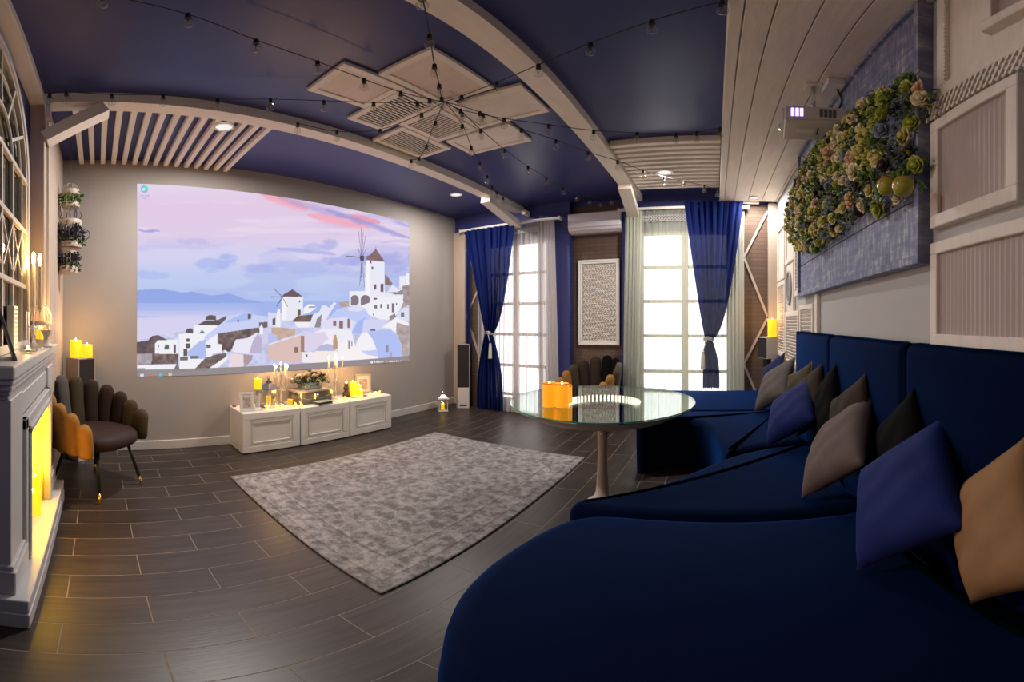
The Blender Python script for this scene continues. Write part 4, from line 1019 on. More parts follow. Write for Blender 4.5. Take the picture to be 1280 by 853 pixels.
# ================================================================ cushions
def cushion(label, m, mcol, size, thick, loc, yaw, lean, roll=0.0, seed=0, group=None, piping=None):
    n = 18; vs = []; fs = []; r_ = random.Random(seed); ph = [r_.uniform(0, 6) for _ in range(6)]
    for side in (1, -1):
        for i in range(n+1):
            for j in range(n+1):
                u = -1+2*i/n; v = -1+2*j/n
                fu = max(0, 1-abs(u)**2.6); fv = max(0, 1-abs(v)**2.6)
                hx = 1-.07*(1-v*v)*(abs(u)**2); hy = 1-.07*(1-u*u)*(abs(v)**2)
                z = side*thick/2*((fu*fv)**.55)
                z += side*.006*math.sin(7*u+3*v+ph[0])*fu*fv+side*.004*math.sin(11*v-5*u+ph[1])*fu*fv
                vs.append((u*hx*size/2, v*hy*size/2, z))
    N = (n+1)**2
    for s_ in range(2):
        for i in range(n):
            for j in range(n):
                a = s_*N+i*(n+1)+j; f = (a, a+n+1, a+n+2, a+1); fs.append(f if s_ == 0 else f[::-1])
    me_b = MB().add(vs, fs)
    # frame: local z = face normal, local y = up
    Mx = Matrix.Rotation(yaw, 4, 'Z') @ Matrix.Rotation(R(90)-lean, 4, 'X') @ Matrix.Rotation(roll, 4, 'Z')
    o = me_b.build(name='cushion', material=mcol, smooth=True, label=label, cat='cushion', group=group, loc=loc)
    o.rotation_euler = Mx.to_euler()
    bm = bmesh.new(); bm.from_mesh(o.data); bmesh.ops.remove_doubles(bm, verts=bm.verts, dist=1e-4); bm.to_mesh(o.data); bm.free()
    if piping:
        pp = []
        for i in range(n+1): pp.append((i, 0))
        for j in range(1, n+1): pp.append((n, j))
        for i in range(n-1, -1, -1): pp.append((i, n))
        for j in range(n-1, 0, -1): pp.append((0, j))
        MB().tube([vs[i*(n+1)+j] for i, j in pp], .004, 5, True).build('piping', piping, o, True)
    return o
# yaw 0: face normal (local z) points to -Y after standing up; negative yaw turns it toward -X
def cush(label, mcol, x, y, yaw, lean, roll=0., size=.44, thick=.15, seed=0, piping=None, dz=0.0):
    z = SZ+size/2*(abs(math.cos(roll))+abs(math.sin(roll)))*.93*math.cos(lean)+dz
    cushion(label, None, mcol, size, thick, (x, y, z), R(yaw), R(lean), roll, seed, None, piping)
CU = [
 ('sandy gold velvet cushion at the right picture edge', 'velvet_sand', (.668, .754, .764, -1.796, .26, .72, .418), .16, None),
 ('large royal blue velvet cushion next to the sandy gold one', 'velvet_royal', (.586, 1.126, .744, -1.505, .587, .834, .453), .17, None),
 ('black velvet cushion standing behind the large royal blue one', 'velvet_black', (.70, 1.376, .784, -1.643, .104, .611, .442), .12, None),
 ('large taupe grey velvet cushion in the middle of the sofa', 'velvet_taupe', (.573, 1.77, .734, -1.585, .626, .837, .449), .17, None),
 ('dark brown velvet cushion behind the large taupe one', 'velvet_brown', (.67, 1.90, .785, -1.52, .175, .494, .464), .12, None),
 ('royal blue velvet cushion in front of the black and brown ones', 'velvet_royal', (.527, 2.678, .715, -1.265, .691, .792, .44), .17, None),
 ('black velvet cushion leaning behind the mid-sofa royal blue one', 'velvet_black', (.69, 2.372, .785, -1.614, .117, .522, .458), .12, None),
 ('brown velvet cushion between the black and the olive ones', 'velvet_brown', (.66, 2.706, .772, -1.474, .179, .426, .453), .12, None),
 ('olive brown velvet cushion with pale piping in the sofa corner', 'velvet_olive', (.65, 3.031, .757, -1.389, .214, .373, .442), .12, 'velvet_sand'),
 ('dark grey velvet cushion farthest forward in the sofa corner', 'velvet_grey', (.558, 3.654, .747, -1.291, .606, .585, .473), .16, None),
 ('navy velvet cushion with gold piping, farthest of all', 'velvet_navy', (.60, 4.10, .745, -1.302, .364, .516, .449), .14, 'velvet_gold')]
for k_, (lb_, mc_, (x_, y_, z_, yw_, ln_, ro_, sz_), th_, pi_) in enumerate(CU):
    cushion(lb_, None, mc_, sz_, th_, (x_, y_, z_+.01), yw_, ln_, ro_, k_+1, None, pi_)

# ================================================================ curtains and rods
def drape(name, mname, x0, x1, y, z0, z1, folds, amp, label, cat='curtain', group=None, prof=None, nv=40, nu=None, parent=None, phase=0.0, loc0=None):
    """vertical cloth; prof(v)->(xl, xr) left/right edge at height fraction v (0 bottom, 1 top)"""
    nu = nu or int(folds*10); vs = []; fs = []
    ox, oy = (x0+x1)/2, y
    for j in range(nv+1):
        v = j/nv; z = z0+(z1-z0)*v
        xl, xr = prof(v) if prof else (x0, x1)
        k = (xr-xl)/(x1-x0)
        for i in range(nu+1):
            u = i/nu
            a = amp*(.55+.45*math.sin(3.1*u+v*.7+phase))*(1+.4*(1-min(1, k)))
            yy = a*math.sin(2*math.pi*folds*u+phase+.35*math.sin(2.3*v+7*u))+.3*a*math.sin(2*math.pi*folds*2.3*u+phase*2+v)
            vs.append((xl+(xr-xl)*(u+.12/folds*math.sin(2*math.pi*folds*u*1.7+phase))-ox, yy, z))
    for j in range(nv):
        for i in range(nu):
            a = j*(nu+1)+i; fs.append((a, a+1, a+nu+2, a+nu+1))
    o = MB().add(vs, fs).build(name, mname, parent, True, label=label, cat=cat, group=group, loc=(ox, oy, 0) if parent is None else loc0)
    return o
def lattice_band(x0, x1, y, z0, z1, m, parent):
    b_ = MB(); n = int((x1-x0)/.042); h = (z1-z0)
    for i in range(-2, n+1):
        for s_ in (1, -1):
            xa = x0+i*.042; 
            p_ = (xa, 0, z0) if s_ > 0 else (xa+.084, 0, z0); q_ = (xa+.084, 0, z1) if s_ > 0 else (xa, 0, z1)
            if min(p_[0], q_[0]) < x0 or max(p_[0], q_[0]) > x1: continue
            b_.bar((p_[0]-parent.location.x, -.02, p_[2]), (q_[0]-parent.location.x, -.02, q_[2]), .012, .002, up=(0, 1, 0))
    return b_.build('lattice_tape', m, parent, kind='stuff')
YS = 5.05
# sheers
s1 = drape('sheer_curtain', 'sheer_white', -3.50, -2.36, YS, .03, 2.80, 15, .034, 'white sheer curtain across the left window', phase=.4)
lattice_band(-3.45, -2.36, YS, 2.66, 2.74, 'lace', s1)
s1b = drape('sheer_curtain', 'sheer_dense', -2.47, -2.17, YS-.03, .03, 2.80, 6, .018, 'gathered white sheer panel at the left window, beside the niche', phase=1.2, prof=lambda v: (-2.42-.03*v, -2.10-.08*v))
lc = drape('lace_hem', 'lace', -3.3, -2.5, 0, .012, .22, 11, .035, None, None, parent=s1, phase=.9, loc0=(0, -.03, 0), prof=lambda v: (-3.35, -2.45))
s2 = drape('sheer_curtain', 'sheer_green', -1.08, .16, YS, .03, 2.84, 15, .032, 'greenish white sheer curtain across the right window', phase=2.0)
lattice_band(-0.98, .2, YS, 2.68, 2.77, 'lace', s2)
s2b = drape('sheer_curtain', 'sheer_dense_green', -1.16, -.94, YS-.03, .03, 2.84, 5, .016, 'gathered sheer panel at the right window, nearest the niche', phase=.2, prof=lambda v: (-1.21+.04*v, -.99+.04*v))
s2c = drape('sheer_curtain', 'sheer_dense_green', .12, .36, YS-.03, .03, 2.80, 5, .016, 'gathered sheer panel at the right window, beside the braced brick bay', phase=.8, prof=lambda v: (.14, .37+.0*v))
# rods
def rod(x0, x1, y, z, label):
    t = thing('curtain_rail', label, 'curtain rail', ((x0+x1)/2, y, z)); L = (x1-x0)/2
    MB().box(-L, L, -.02, .02, -.018, .018, .004).build('rail', 'rod_white', t)
    for sx in (-1, 1): MB().box(sx*L-.015, sx*L+.015, -.028, .06, -.024, .024, .004).build('end_bracket', 'rod_white', t)
rod(-3.80, -2.10, 5.03, 2.83, 'white curtain rail over the left window')
rod(-1.26, .42, 5.03, 2.865, 'white curtain rail over the right window')
# blue drapes, gathered by a tie
def tied(v, zt, z0, z1, top, tie, bot):
    vt = (zt-z0)/(z1-z0)
    if v > vt:
        t_ = (v-vt)/(1-vt); return (tie[0]+(top[0]-tie[0])*t_**.85, tie[1]+(top[1]-tie[1])*t_**.50)
    t_ = (vt-v)/vt; e = 1-(1-min(1, t_*1.15))**2.2
    return (tie[0]+(bot[0]-tie[0])*e, tie[1]+(bot[1]-tie[1])*e)
zt1 = 1.19
d1 = drape('drape', 'drape_blue', -3.66, -2.80, 4.97, .02, 2.80, 9, .040, 'royal blue drape tied back at the left window', prof=lambda v: tied(v, zt1, .02, 2.80, (-3.68, -2.79), (-3.27, -3.17), (-3.45, -2.98)), nv=70, nu=120)
d1b = drape('drape', 'drape_blue', -3.66, -3.58, 4.99, .02, 2.78, 2, .015, 'narrow straight blue drape edge behind the left tied drape', nv=20, nu=24)
zt2 = 1.14
d2 = drape('drape', 'drape_blue', -.40, .30, 4.97, .51, 2.93, 9, .036, 'royal blue drape tied back at the right window', prof=lambda v: tied(v, zt2, .51, 2.93, (-.40, .345), (-.13, -.045), (-.16, .05)), nv=70, nu=120)
def tie(label, x_, z_, dx):
    t = thing('tassel_tie', label, 'curtain tie', (x_, 4.97, z_))
    for k in (-1, 0, 1): MB().tube([(.062*math.cos(a), .05*math.sin(a), k*.016+.006*math.sin(a*3)) for a in np.linspace(0, 2*math.pi, 18)[:-1]], .009, 6, True).build('cord', 'cord_silver', t, True)
    MB().tube([(dx*.3, -.055, -.02), (dx*.6, -.06, -.08), (dx, -.06, -.16)], .005, 6).build('hanger', 'cord_silver', t, True)
    MB().lathe([(.0, -.15), (.016, -.155), (.02, -.17), (.016, -.185), (.022, -.20), (.03, -.38), (.0, -.385)], 12, (dx, -.06, 0)).build('tassel', 'tassel_pale', t, 'auto')
tie('silver cord and pale tassel round the left blue drape', -3.22, zt1, .06)
tie('silver cord and pale green tassel round the right blue drape', -.087, zt2, -.07)

# ================================================================ AC unit and carved panel
t = thing('air_conditioner', 'white wall-mounted air conditioner in the brick niche', 'air conditioner', (-1.62, 5.27, 2.60))
prof = [(0, .0), (-.10, -.0), (-.17, .035), (-.195, .09), (-.20, .27), (-.18, .285), (0, .285)]
vs = [(x_, y_, z_) for x_ in (-.375, .375) for y_, z_ in prof]; n = len(prof)
fs = [tuple(range(n)), tuple(range(n, 2*n))[::-1]]+[(i, (i+1) % n, n+(i+1) % n, n+i) for i in range(n)]
MB().add(vs, fs).build('case', 'ac_white', t)
MB().box(-.37, .37, -.205, -.19, .072, .275, .006).build('front_panel', 'ac_white', t)
MB().bar((-.34, -.155, .022), (.34, -.155, .022), .06, .006, up=(0, -.5, -.8)).build('air_flap', 'ac_white', t)
MB().box(.335, .345, -.2065, -.2045, .095, .105).build('indicator', 'ac_dark', t)
lg = MB()
for i, hx in enumerate((-.020, -.010, .001, .012, .022)):
    lg.box(hx-.003, hx+.003, -.2062, -.2052, .14, .153 if i in (0, 4) else .149)
lg.box(-.022, .024, -.2062, -.2052, .144, .146)
lg.build('badge', 'ac_dark', t)

t = thing('carved_panel', 'white carved scrollwork panel hanging in the brick niche', 'wall panel', (-1.60, 5.262, 1.03))
Wp, Hp = .60, 1.20
f = MB()
for a, th in ((0, .03), (.028, .022)):
    f.box(-Wp/2+a, Wp/2-a, -th, 0, a, a+.028, .003).box(-Wp/2+a, Wp/2-a, -th, 0, Hp-a-.028, Hp-a, .003)
    f.box(-Wp/2+a, -Wp/2+a+.028, -th, 0, a+.028, Hp-a-.028, .003).box(Wp/2-a-.028, Wp/2-a, -th, 0, a+.028, Hp-a-.028, .003)
f.build('frame', 'rod_white', t)
MB().box(-Wp/2+.056, Wp/2-.056, -.004, 0, .056, Hp-.056).build('backing', 'beige_board', t)
sw = MB(); rs = random.Random(3)
nx_, nz_ = 11, 25
for i in range(nx_):
    for j in range(nz_):
        cx_ = -Wp/2+.062+(i+.5)*(Wp-.124)/nx_; cz_ = .062+(j+.5)*(Hp-.124)/nz_
        sgn = 1 if i < nx_/2 else -1
        a0 = sgn*(((i*7+j*5) % 8)*math.pi/4)+(math.pi if sgn < 0 else 0)
        pts = []
        for k in range(12):
            q_ = k/11; rr = .004+.021*q_; a = a0+sgn*q_*5.2; pts.append((cx_+rr*math.cos(a), -.010, cz_+rr*math.sin(a)))
        sw.tube(pts, [.0035+.003*math.sin(math.pi*k/11) for k in range(12)], 4)
        sw.ball((cx_+sgn*.018, -.010, cz_-.018), .007, 6, 4, (1.5, .6, .8))
sw.build('scrollwork', 'rod_white', t, kind='stuff')

# ================================================================ ceiling shutter medallion
def ceiling_panel(label, x0, x1, y0, y1, kind='plain', z=ZC, th=.03, edge=.05):
    t = thing('ceiling_shutter', label, 'shutter panel', ((x0+x1)/2, (y0+y1)/2, z)); a, b_ = (x1-x0)/2, (y1-y0)/2
    f = MB().box(-a, a, -b_, -b_+edge, -th, -.001, .003).box(-a, a, b_-edge, b_, -th, -.001, .003).box(-a, -a+edge, -b_+edge, b_-edge, -th, -.001, .003).box(a-edge, a, -b_+edge, b_-edge, -th, -.001, .003)
    f.build('frame', 'whitewash', t)
    if kind == 'plain':
        MB().box(-a+edge, a-edge, -b_+edge, b_-edge, -th+.010, -.002).build('infill', 'infill_pink' if label.startswith('flat beige') else 'whitewash_x', t)
    else:
        MB().box(-a+edge, a-edge, -b_+edge, b_-edge, -.006, -.002).build('backing', 'velvet_brown', t)
        if kind == 'y':
            n = int((2*a-2*edge)/.030)
            me = MB().box(-.0105, .0105, -b_+edge, b_-edge, -.0035, .0035, .001, Matrix.Rotation(R(20), 4, 'Y')).mesh('louvre'); me.materials.append(M['whitewash'])
            for i in range(n): put('louvre', me, t, loc=(-a+edge+(i+.5)*(2*a-2*edge)/n, 0, -th+.012))
        else:
            n = int((2*b_-2*edge)/.030)
            me = MB().box(-a+edge, a-edge, -.0105, .0105, -.0035, .0035, .001, Matrix.Rotation(R(20), 4, 'X')).mesh('louvre'); me.materials.append(M['whitewash'])
            for i in range(n): put('louvre', me, t, loc=(0, -b_+edge+(i+.5)*(2*b_-2*edge)/n, -th+.012))
ceiling_panel('flat beige ceiling shutter at the far left of the cluster', -2.22, -1.805, 1.31, 1.795)
ceiling_panel('flat beige ceiling shutter topping the cluster, the largest one', -1.79, -1.36, 1.55, 2.155)
ceiling_panel('louvred ceiling shutter below the far left flat panel', -2.44, -1.81, 1.80, 2.165, 'y')
ceiling_panel('louvred ceiling shutter at the centre of the cluster', -2.26, -1.835, 2.17, 2.665, 'x')
ceiling_panel('louvred ceiling shutter touching the near ceiling beam', -2.655, -2.27, 2.23, 2.86, 'y')
ceiling_panel('flat whitewashed ceiling shutter running to the right-hand beam', -1.825, -1.19, 2.20, 2.655)
ceiling_panel('flat whitewashed ceiling shutter farthest toward the windows', -2.21, -1.56, 2.70, 3.10)
b_ = MB().box(-.06, .06, -.07, .07, -.034, -.031, .001).build('hub_plate', 'whitewash', None, label='small whitewashed plate where the light strings meet', cat='plate', loc=(-1.74, 2.16, ZC))

# ================================================================ string lights
def bulb_me():
    s_ = MB().lathe([(.012, .0), (.014, -.006), (.014, -.032), (.017, -.034), (.017, -.040), (0, -.040)], 10).mesh('socket', 'auto'); s_.materials.append(M['black_rubber'])
    g_ = MB().lathe([(.010, -.040), (.014, -.048), (.026, -.062), (.030, -.080), (.026, -.098), (.012, -.108), (0, -.110)], 12).mesh('bulb', True); g_.materials.append(M['clear_glass'])
    f_ = MB().tube([(-.004, 0, -.046), (-.006, 0, -.075), (0, 0, -.09), (.006, 0, -.075), (.004, 0, -.046)], .0014, 4).mesh('filament'); f_.materials.append(M['brass'])
    return s_, g_, f_
BS, BG, BF = bulb_me()
def strand(label, pts, zs, sc_=.92, bulbs=None):
    P_ = [on_z(p[0], p[1], z) for p, z in zip(pts, zs)]
    o = P_[0]
    t = thing('string_light', label, 'string lights', o)
    line_ = smooth_line([(p[0]-o[0], p[1]-o[1], p[2]-o[2]) for p in P_], 4)
    MB().tube([tuple(p) for p in line_], .0035, 5).build('wire', 'black_rubber', t)
    for i, p in enumerate(P_):
        if bulbs and i not in bulbs: continue
        a = put('socket', BS, t, loc=(p[0]-o[0], p[1]-o[1], p[2]-o[2]+.004)); a.scale = (sc_,)*3
        put('bulb', BG, a); put('filament', BF, a)
def lerp_z(n, a=3.02, b_=2.90, sag=.03): return [a+(b_-a)*i/(n-1)-sag*math.sin(math.pi*i/(n-1)) for i in range(n)]
def st(label, pts, zend=2.95, sag=.02, skip_first=True, z0=3.02):
    n = len(pts); strand(label, pts, lerp_z(n, z0, zend, sag), bulbs=[i for i in range(1 if skip_first else 0, n)])
HUB = (556, 127)
st('bulb string running from the hub to the top left corner', [HUB, (537, 124), (501, 115), (455, 99), (397, 77), (320, 50), (235, 18), (128, -6)])
st('bulb string running straight left above the screen beam', [HUB, (522, 128), (467, 128), (405, 126), (338, 124), (272, 124), (204, 119), (140, 118), (83, 115), (62, 117)])
st('short bulb string hooked from the near beam up to the hub', [HUB, (527, 142), (475, 162), (421, 164), (372, 154)], 3.0)
st('bulb string dropping from the hub to the near beam', [HUB, (544, 152), (533, 182), (524, 197), (514, 200)], 3.0)
st('bulb string rising from the hub straight toward the lens', [HUB, (552, 122), (549, 106), (543, 81), (537, 44), (528, -4)])
st('bulb string crossing the right-hand beam to the soffit near the lens', [HUB, (577, 120), (621, 103), (673, 81), (738, 54), (815, 26), (903, 2)])
st('bulb string running level from the hub to the soffit by the slats', [HUB, (576, 137), (604, 143), (630, 148), (686, 156), (742, 163), (796, 166), (845, 167), (871, 165), (900, 160)])
st('bulb string crossing the slats toward the right window', [HUB, (600, 140), (652, 161), (695, 175), (735, 190), (772, 201), (804, 213), (830, 221), (855, 227), (880, 232), (897, 238)])
st('bulb string running from the hub toward the air conditioner', [HUB, (578, 141), (601, 162), (631, 187), (660, 208), (683, 222), (704, 235), (721, 243), (737, 248), (750, 250), (764, 248)])
st('bulb string running from the hub to the end of the near beam', [HUB, (578, 156), (589, 183), (600, 203), (609, 220), (615, 233), (621, 240), (629, 247)], 2.97)

# ================================================================ downlights
def downlight(label, loc, energy, r=.085):
    t = thing('downlight', label, 'ceiling light', loc)
    MB().lathe([(r*.78, -.001), (r, -.003), (r, -.010), (r*.80, -.014), (r*.76, -.006)], 28, cap=False).build('rim', 'rod_white', t, 'auto')
    MB().lathe([(0, -.006), (r*.76, -.006)], 28).build('diffuser', 'lamp_disc', t)
    l_ = bpy.data.lights.new('downlight_glow', 'AREA'); l_.shape = 'DISK'; l_.size = r*1.5; l_.energy = energy; l_.color = (1.0, .93, .87)
    o = bpy.data.objects.new('downlight_glow', l_); C.objects.link(o); o.parent = t; o.location = (0, 0, -.02)
downlight('round downlight set in the left ceiling slats', on_z(280, 158, 3.043), DOWNLIGHT_W*.8)
downlight('round downlight in the blue ceiling beside the screen beam', on_z(570, 243, 3.098), DOWNLIGHT_W*.45)
downlight('round downlight set in the right ceiling slats', on_z(831, 215, 3.033), DOWNLIGHT_W*.5, .09)
downlight('round downlight at the far end of the plank soffit', on_z(943, 247, ZS-.001), DOWNLIGHT_W*.22, .07)



# ================================================================ projector
t = thing('projector', 'white ceiling-mounted projector under the plank soffit', 'projector', (.575, 2.27, 2.585), R(-8))
me = MB().box(-.185, .185, -.145, .145, 0, .115).mesh('case'); bm = bmesh.new(); bm.from_mesh(me)
bmesh.ops.bevel(bm, geom=bm.edges[:], offset=.016, segments=3, affect='EDGES'); bm.to_mesh(me); bm.free(); me.materials.append(M['speaker_white'])
put('case', me, t)
MB().lathe([(.03, 0), (.034, .012), (.026, .016), (.022, .008), (0, .006)], 20, T=Matrix.Translation((-.184, .045, .055)) @ Matrix.Rotation(R(-90), 4, 'Y')).build('lens', 'chrome', t, 'auto')
MB().lathe([(0, .0085), (.021, .0085)], 16, T=Matrix.Translation((-.184, .045, .055)) @ Matrix.Rotation(R(-90), 4, 'Y')).build('lens_glow', 'led_white', t)
for i, x_ in enumerate((-.13, -.105, -.08, .03, .055, .08, .105)):
    MB().box(x_-.009, x_+.009, -.148, -.144, .03, .09, .001).build('vent', 'ac_dark' if i > 2 else 'led_blue', t)
MB().box(-.10, .0, -.03, .03, -.0015, .0, 0).build('service_cover', 'rod_white', t)
MB().box(.02, .03, -.05, .05, -.0012, .0).build('seam_line', 'ac_dark', t)
MB().tube([(.0, 0, .115), (.0, 0, ZS-2.585-.005)], .016, 10).build('mount_pole', 'chrome', t, True)
MB().box(-.05, .05, -.05, .05, ZS-2.585-.012, ZS-2.585-.001, .002).build('mount_plate', 'rod_white', t)
t = MB().box(-.055, .055, -.09, .06, -.045, -.001, .006).build('junction_box', 'rod_white', None, label='white junction box on the planks beside the projector', cat='box', loc=(.68, 2.22, ZS))
MB().tube([tuple(p) for p in smooth_line([(.70, 2.20, ZS-.045), (.745, 2.24, 2.84), (.73, 2.30, 2.75), (.76, 2.34, 2.66), (.75, 2.38, 2.615), (.715, 2.33, 2.66)], 6)], .006, 6).build('power_cable', 'black_rubber', None, True, label='black cable looping from the junction box to the projector', cat='cable')

# ================================================================ blue board with flowers
t = thing('plank_board', 'large rubbed blue plank board above the sofa back', 'wall board', (XR-.001, 2.38, 1.575))
H_ = 2.945-1.575; n = 5; hh = H_/n
for i in range(n):
    MB().box(-.045, -.022, -1.055, 1.055, i*hh+.003, (i+1)*hh-.003, .003).build('plank', 'rubbed_blue', t)
MB().box(-.022, 0, -1.05, 1.05, .002, H_-.002).build('backing', 'shutter_beige', t)
for (a, b_, c_, d_) in ((-1.085, -1.055, 0, H_), (1.055, 1.085, 0, H_), (-1.055, 1.055, -.0, .035), (-1.055, 1.055, H_-.03, H_)):
    MB().box(-.068, -.0, a, b_, c_, d_, .003).build('border', 'rubbed_blue', t)
# flower mass
fa = thing('flower_arrangement', 'wall arrangement of cream and yellow roses, greenery and apples on the blue board', 'flowers', (.75, 2.2, 2.2))
XF = .665
poly_px = [(1125, 97), (1156, 118), (1157, 130), (1128, 140), (1122, 165), (1130, 185), (1138, 205), (1136, 230), (1110, 246), (1080, 264), (1057, 268), (1040, 292), (1012, 313), (990, 312), (985, 285), (984, 262), (992, 232), (1020, 175), (1045, 155), (1060, 140), (1090, 112)]
poly3 = [on_x(px_, py_, XF) for px_, py_ in poly_px]; pol = [(p[1], p[2]) for p in poly3]
def inside(y, z):
    r_ = False; n = len(pol)
    for i in range(n):
        (ay, az_), (by, bz) = pol[i], pol[(i+1) % n]
        if (az_ > z) != (bz > z) and y < (by-ay)*(z-az_)/(bz-az_)+ay: r_ = not r_
    return r_
def edge_d(y, z):
    m_ = 9
    for i in range(len(pol)):
        a = Vector(pol[i]); b2 = Vector(pol[(i+1) % len(pol)]); p = Vector((y, z)); t_ = max(0, min(1, (p-a).dot(b2-a)/max(1e-9, (b2-a).length_squared)))
        m_ = min(m_, (p-(a+(b2-a)*t_)).length)
    return m_
rs = random.Random(21)
ymin, ymax = min(p[0] for p in pol), max(p[0] for p in pol); zmin, zmax = min(p[1] for p in pol), max(p[1] for p in pol)
placed = []; tries = 0
kinds = ['rose_cream']*7+['rose_yellow']*5+['rose_peach']*3+['bloom_blue']*3+['bloom_dark']*2+['leaf_lime']*4+['leaf_green']*3
while len(placed) < 285 and tries < 14000:
    tries += 1
    y = rs.uniform(ymin, ymax); z = rs.uniform(zmin, zmax)
    if not inside(y, z): continue
    near = max(0, min(1, (2.4-y)/1.2)); r_ = rs.uniform(.021, .035)+.014*near
    if rs.random() < .2: r_ = rs.uniform(.036, .046)+.012*near
    if any((y-a)**2+(z-b2)**2 < (.78*(r_+c_))**2 for a, b2, c_ in placed): continue
    placed.append((y, z, r_)); e = min(.10, edge_d(y, z))
    xx = .72-.75*e-rs.uniform(0, .025)
    k = rs.choice(kinds)
    o = put('blossom', rose(k), fa, loc=(xx-.75, y-2.2, z-2.2)); o.scale = (r_,)*3
    o.rotation_euler = (Matrix.Rotation(R(-90)+rs.uniform(-.5, .5), 4, 'Y') @ Matrix.Rotation(rs.uniform(-.6, .6)+.3, 4, 'X') @ Matrix.Rotation(rs.uniform(0, 6), 4, 'Z')).to_euler()
def reg(off0, off1, e0=0.0):
    def f_(r2):
        while True:
            y = r2.uniform(ymin-.03, ymax+.03); z = r2.uniform(zmin-.02, zmax+.02)
            if inside(y, z) or r2.random() < .04 and edge_d(y, z) < .04: break
        e = min(.10, edge_d(y, z)) if inside(y, z) else 0
        return Vector((.73-.75*e-r2.uniform(off0, off1)-.75, y-2.2, z-2.2))
    return f_
leaves_mb(rs, 2600, reg(-.01, .03), .034).build('foliage', 'leaf_green', fa, kind='stuff')
leaves_mb(rs, 1500, reg(-.02, .02), .034).build('foliage', 'leaf_dark', fa, kind='stuff')
leaves_mb(rs, 1600, reg(.0, .05), .028).build('foliage', 'leaf_lime', fa, kind='stuff')
for px_, py_ in ((1109, 233), (1129, 233)):
    p = on_x(px_, py_, .63)
    ap = MB().lathe([(.0, -.034), (.014, -.038), (.032, -.028), (.040, -.004), (.038, .018), (.024, .034), (.010, .034), (0, .028)], 18)
    o = ap.build('apple', 'apple_green', fa, True, loc=(p[0]-.75, p[1]-2.2, p[2]-2.2)); MB().tube([(0, 0, .028), (.004, 0, .046)], .002, 5).build('stalk', 'bark', o)

# ================================================================ shutters and panels on the sofa wall (right part)
def wall_frame(label, y0, y1, z0, z1, fw=.05, infill='reed', name='shutter_panel', proud=.035, m='whitewash', im='shutter_beige', group=None):
    t = thing(name, label, 'wall panel', (XR-.001, (y0+y1)/2, z0), 0, group); a = (y1-y0)/2; H2 = z1-z0
    f = MB().box(-proud, 0, -a, a, 0, fw, .003).box(-proud, 0, -a, a, H2-fw, H2, .003).box(-proud, 0, -a, -a+fw, fw, H2-fw, .003).box(-proud, 0, a-fw, a, fw, H2-fw, .003)
    f.build('frame', m, t)
    if infill == 'reed':
        n = max(4, int((2*a-2*fw)/.012)); vs = []; fs = []
        for i in range(n+1):
            y_ = -a+fw+(2*a-2*fw)*i/n; x_ = -proud*.45-(.0035 if i % 2 else 0)
            vs += [(x_, y_, fw), (x_, y_, H2-fw)]
        for i in range(n): fs.append((2*i, 2*i+1, 2*i+3, 2*i+2))
        MB().add(vs, fs).build('reeded_infill', im, t)
    elif infill == 'louvre':
        MB().box(-.006, 0, -a+fw, a-fw, fw, H2-fw).build('backing', 'shutter_beige', t)
        nl = max(3, int((H2-2*fw)/.032))
        me = MB().box(-.0035, .0035, -a+fw, a-fw, -.014, .014, .001, Matrix.Rotation(R(-35), 4, 'Y')).mesh('louvre'); me.materials.append(M[m])
        for i in range(nl): put('louvre', me, t, loc=(-proud*.55, 0, fw+(i+.5)*(H2-2*fw)/nl))
    else:
        MB().box(-proud*.5, 0, -a+fw, a-fw, fw, H2-fw).build('infill', im, t)
    return t
wall_frame('lower reeded shutter panel at the right picture edge', .56, 1.262, 1.262, 1.648, .045)
wall_frame('middle reeded shutter panel above the lower one, right of the blue board', .795, 1.262, 1.705, 2.165, .05)
wall_frame('smooth upper panel under the soffit, right of the blue board', .60, 1.215, 2.262, 2.94, .06, 'plain', im='whitewash')
wall_frame('small louvred shutter hung on the upper smooth panel', .62, .93, 2.43, 2.93, .05, 'plain', proud=.06)
t = thing('lattice_strip', 'pierced diamond lattice strip between the middle and upper panels', 'lattice', (XR-.02, 1.0, 2.172))
for i in range(24):
    y_ = -.44+i*.029
    MB().bar((-.014, y_, 0), (-.014, y_+.05, .085), .009, .008, up=(1, 0, 0)).build('lath', 'whitewash', t)
    MB().bar((-.020, y_+.05, 0), (-.020, y_, .085), .009, .008, up=(1, 0, 0)).build('lath', 'whitewash', t)
# serrated edge of the smooth panel
ser = MB()
for i in range(26): ser.box(XR-.045, XR-.036, 1.148, 1.158, 2.33+i*.0225, 2.33+i*.0225+.012, 0)
ser.build('bead_strip', 'whitewash', None, label='toothed wooden strip down the smooth upper panel', cat='trim strip')
# far part of the sofa wall: shutters by the window corner
def yy(px_): return .79/math.tan((px_-PX)/PF)
wall_frame('narrow plain panel high in the far sofa wall corner', 4.35, 4.85, 1.85, 2.52, .05, 'plain', im='whitewash')
wall_frame('tall louvred shutter behind the corner candle', 4.32, 4.85, .95, 1.83, .05, 'louvre')
wall_frame('upper plain board beside the blue board, with beaded edge', 3.50, 3.78, 1.60, 2.55, .05, 'louvre')
wall_frame('louvred shutter above the far end of the sofa back', 3.58, 4.28, .90, 1.46, .05, 'louvre')
wall_frame('short louvred shutter at the end of the sofa back', 3.05, 3.54, 1.15, 1.50, .04, 'louvre')
t = thing('wall_medallion', 'oval carved medallion frame between the far shutters', 'medallion', (XR-.001, 4.03, 1.66))
MB().box(-.03, 0, -.17, .17, -.20, .30, .004).build('plate', 'whitewash', t)
MB().tube([(-.04, .11*math.cos(a), .05+.17*math.sin(a)) for a in np.linspace(0, 2*math.pi, 26)[:-1]], .013, 6, True).build('oval_ring', 'shutter_beige', t, True)
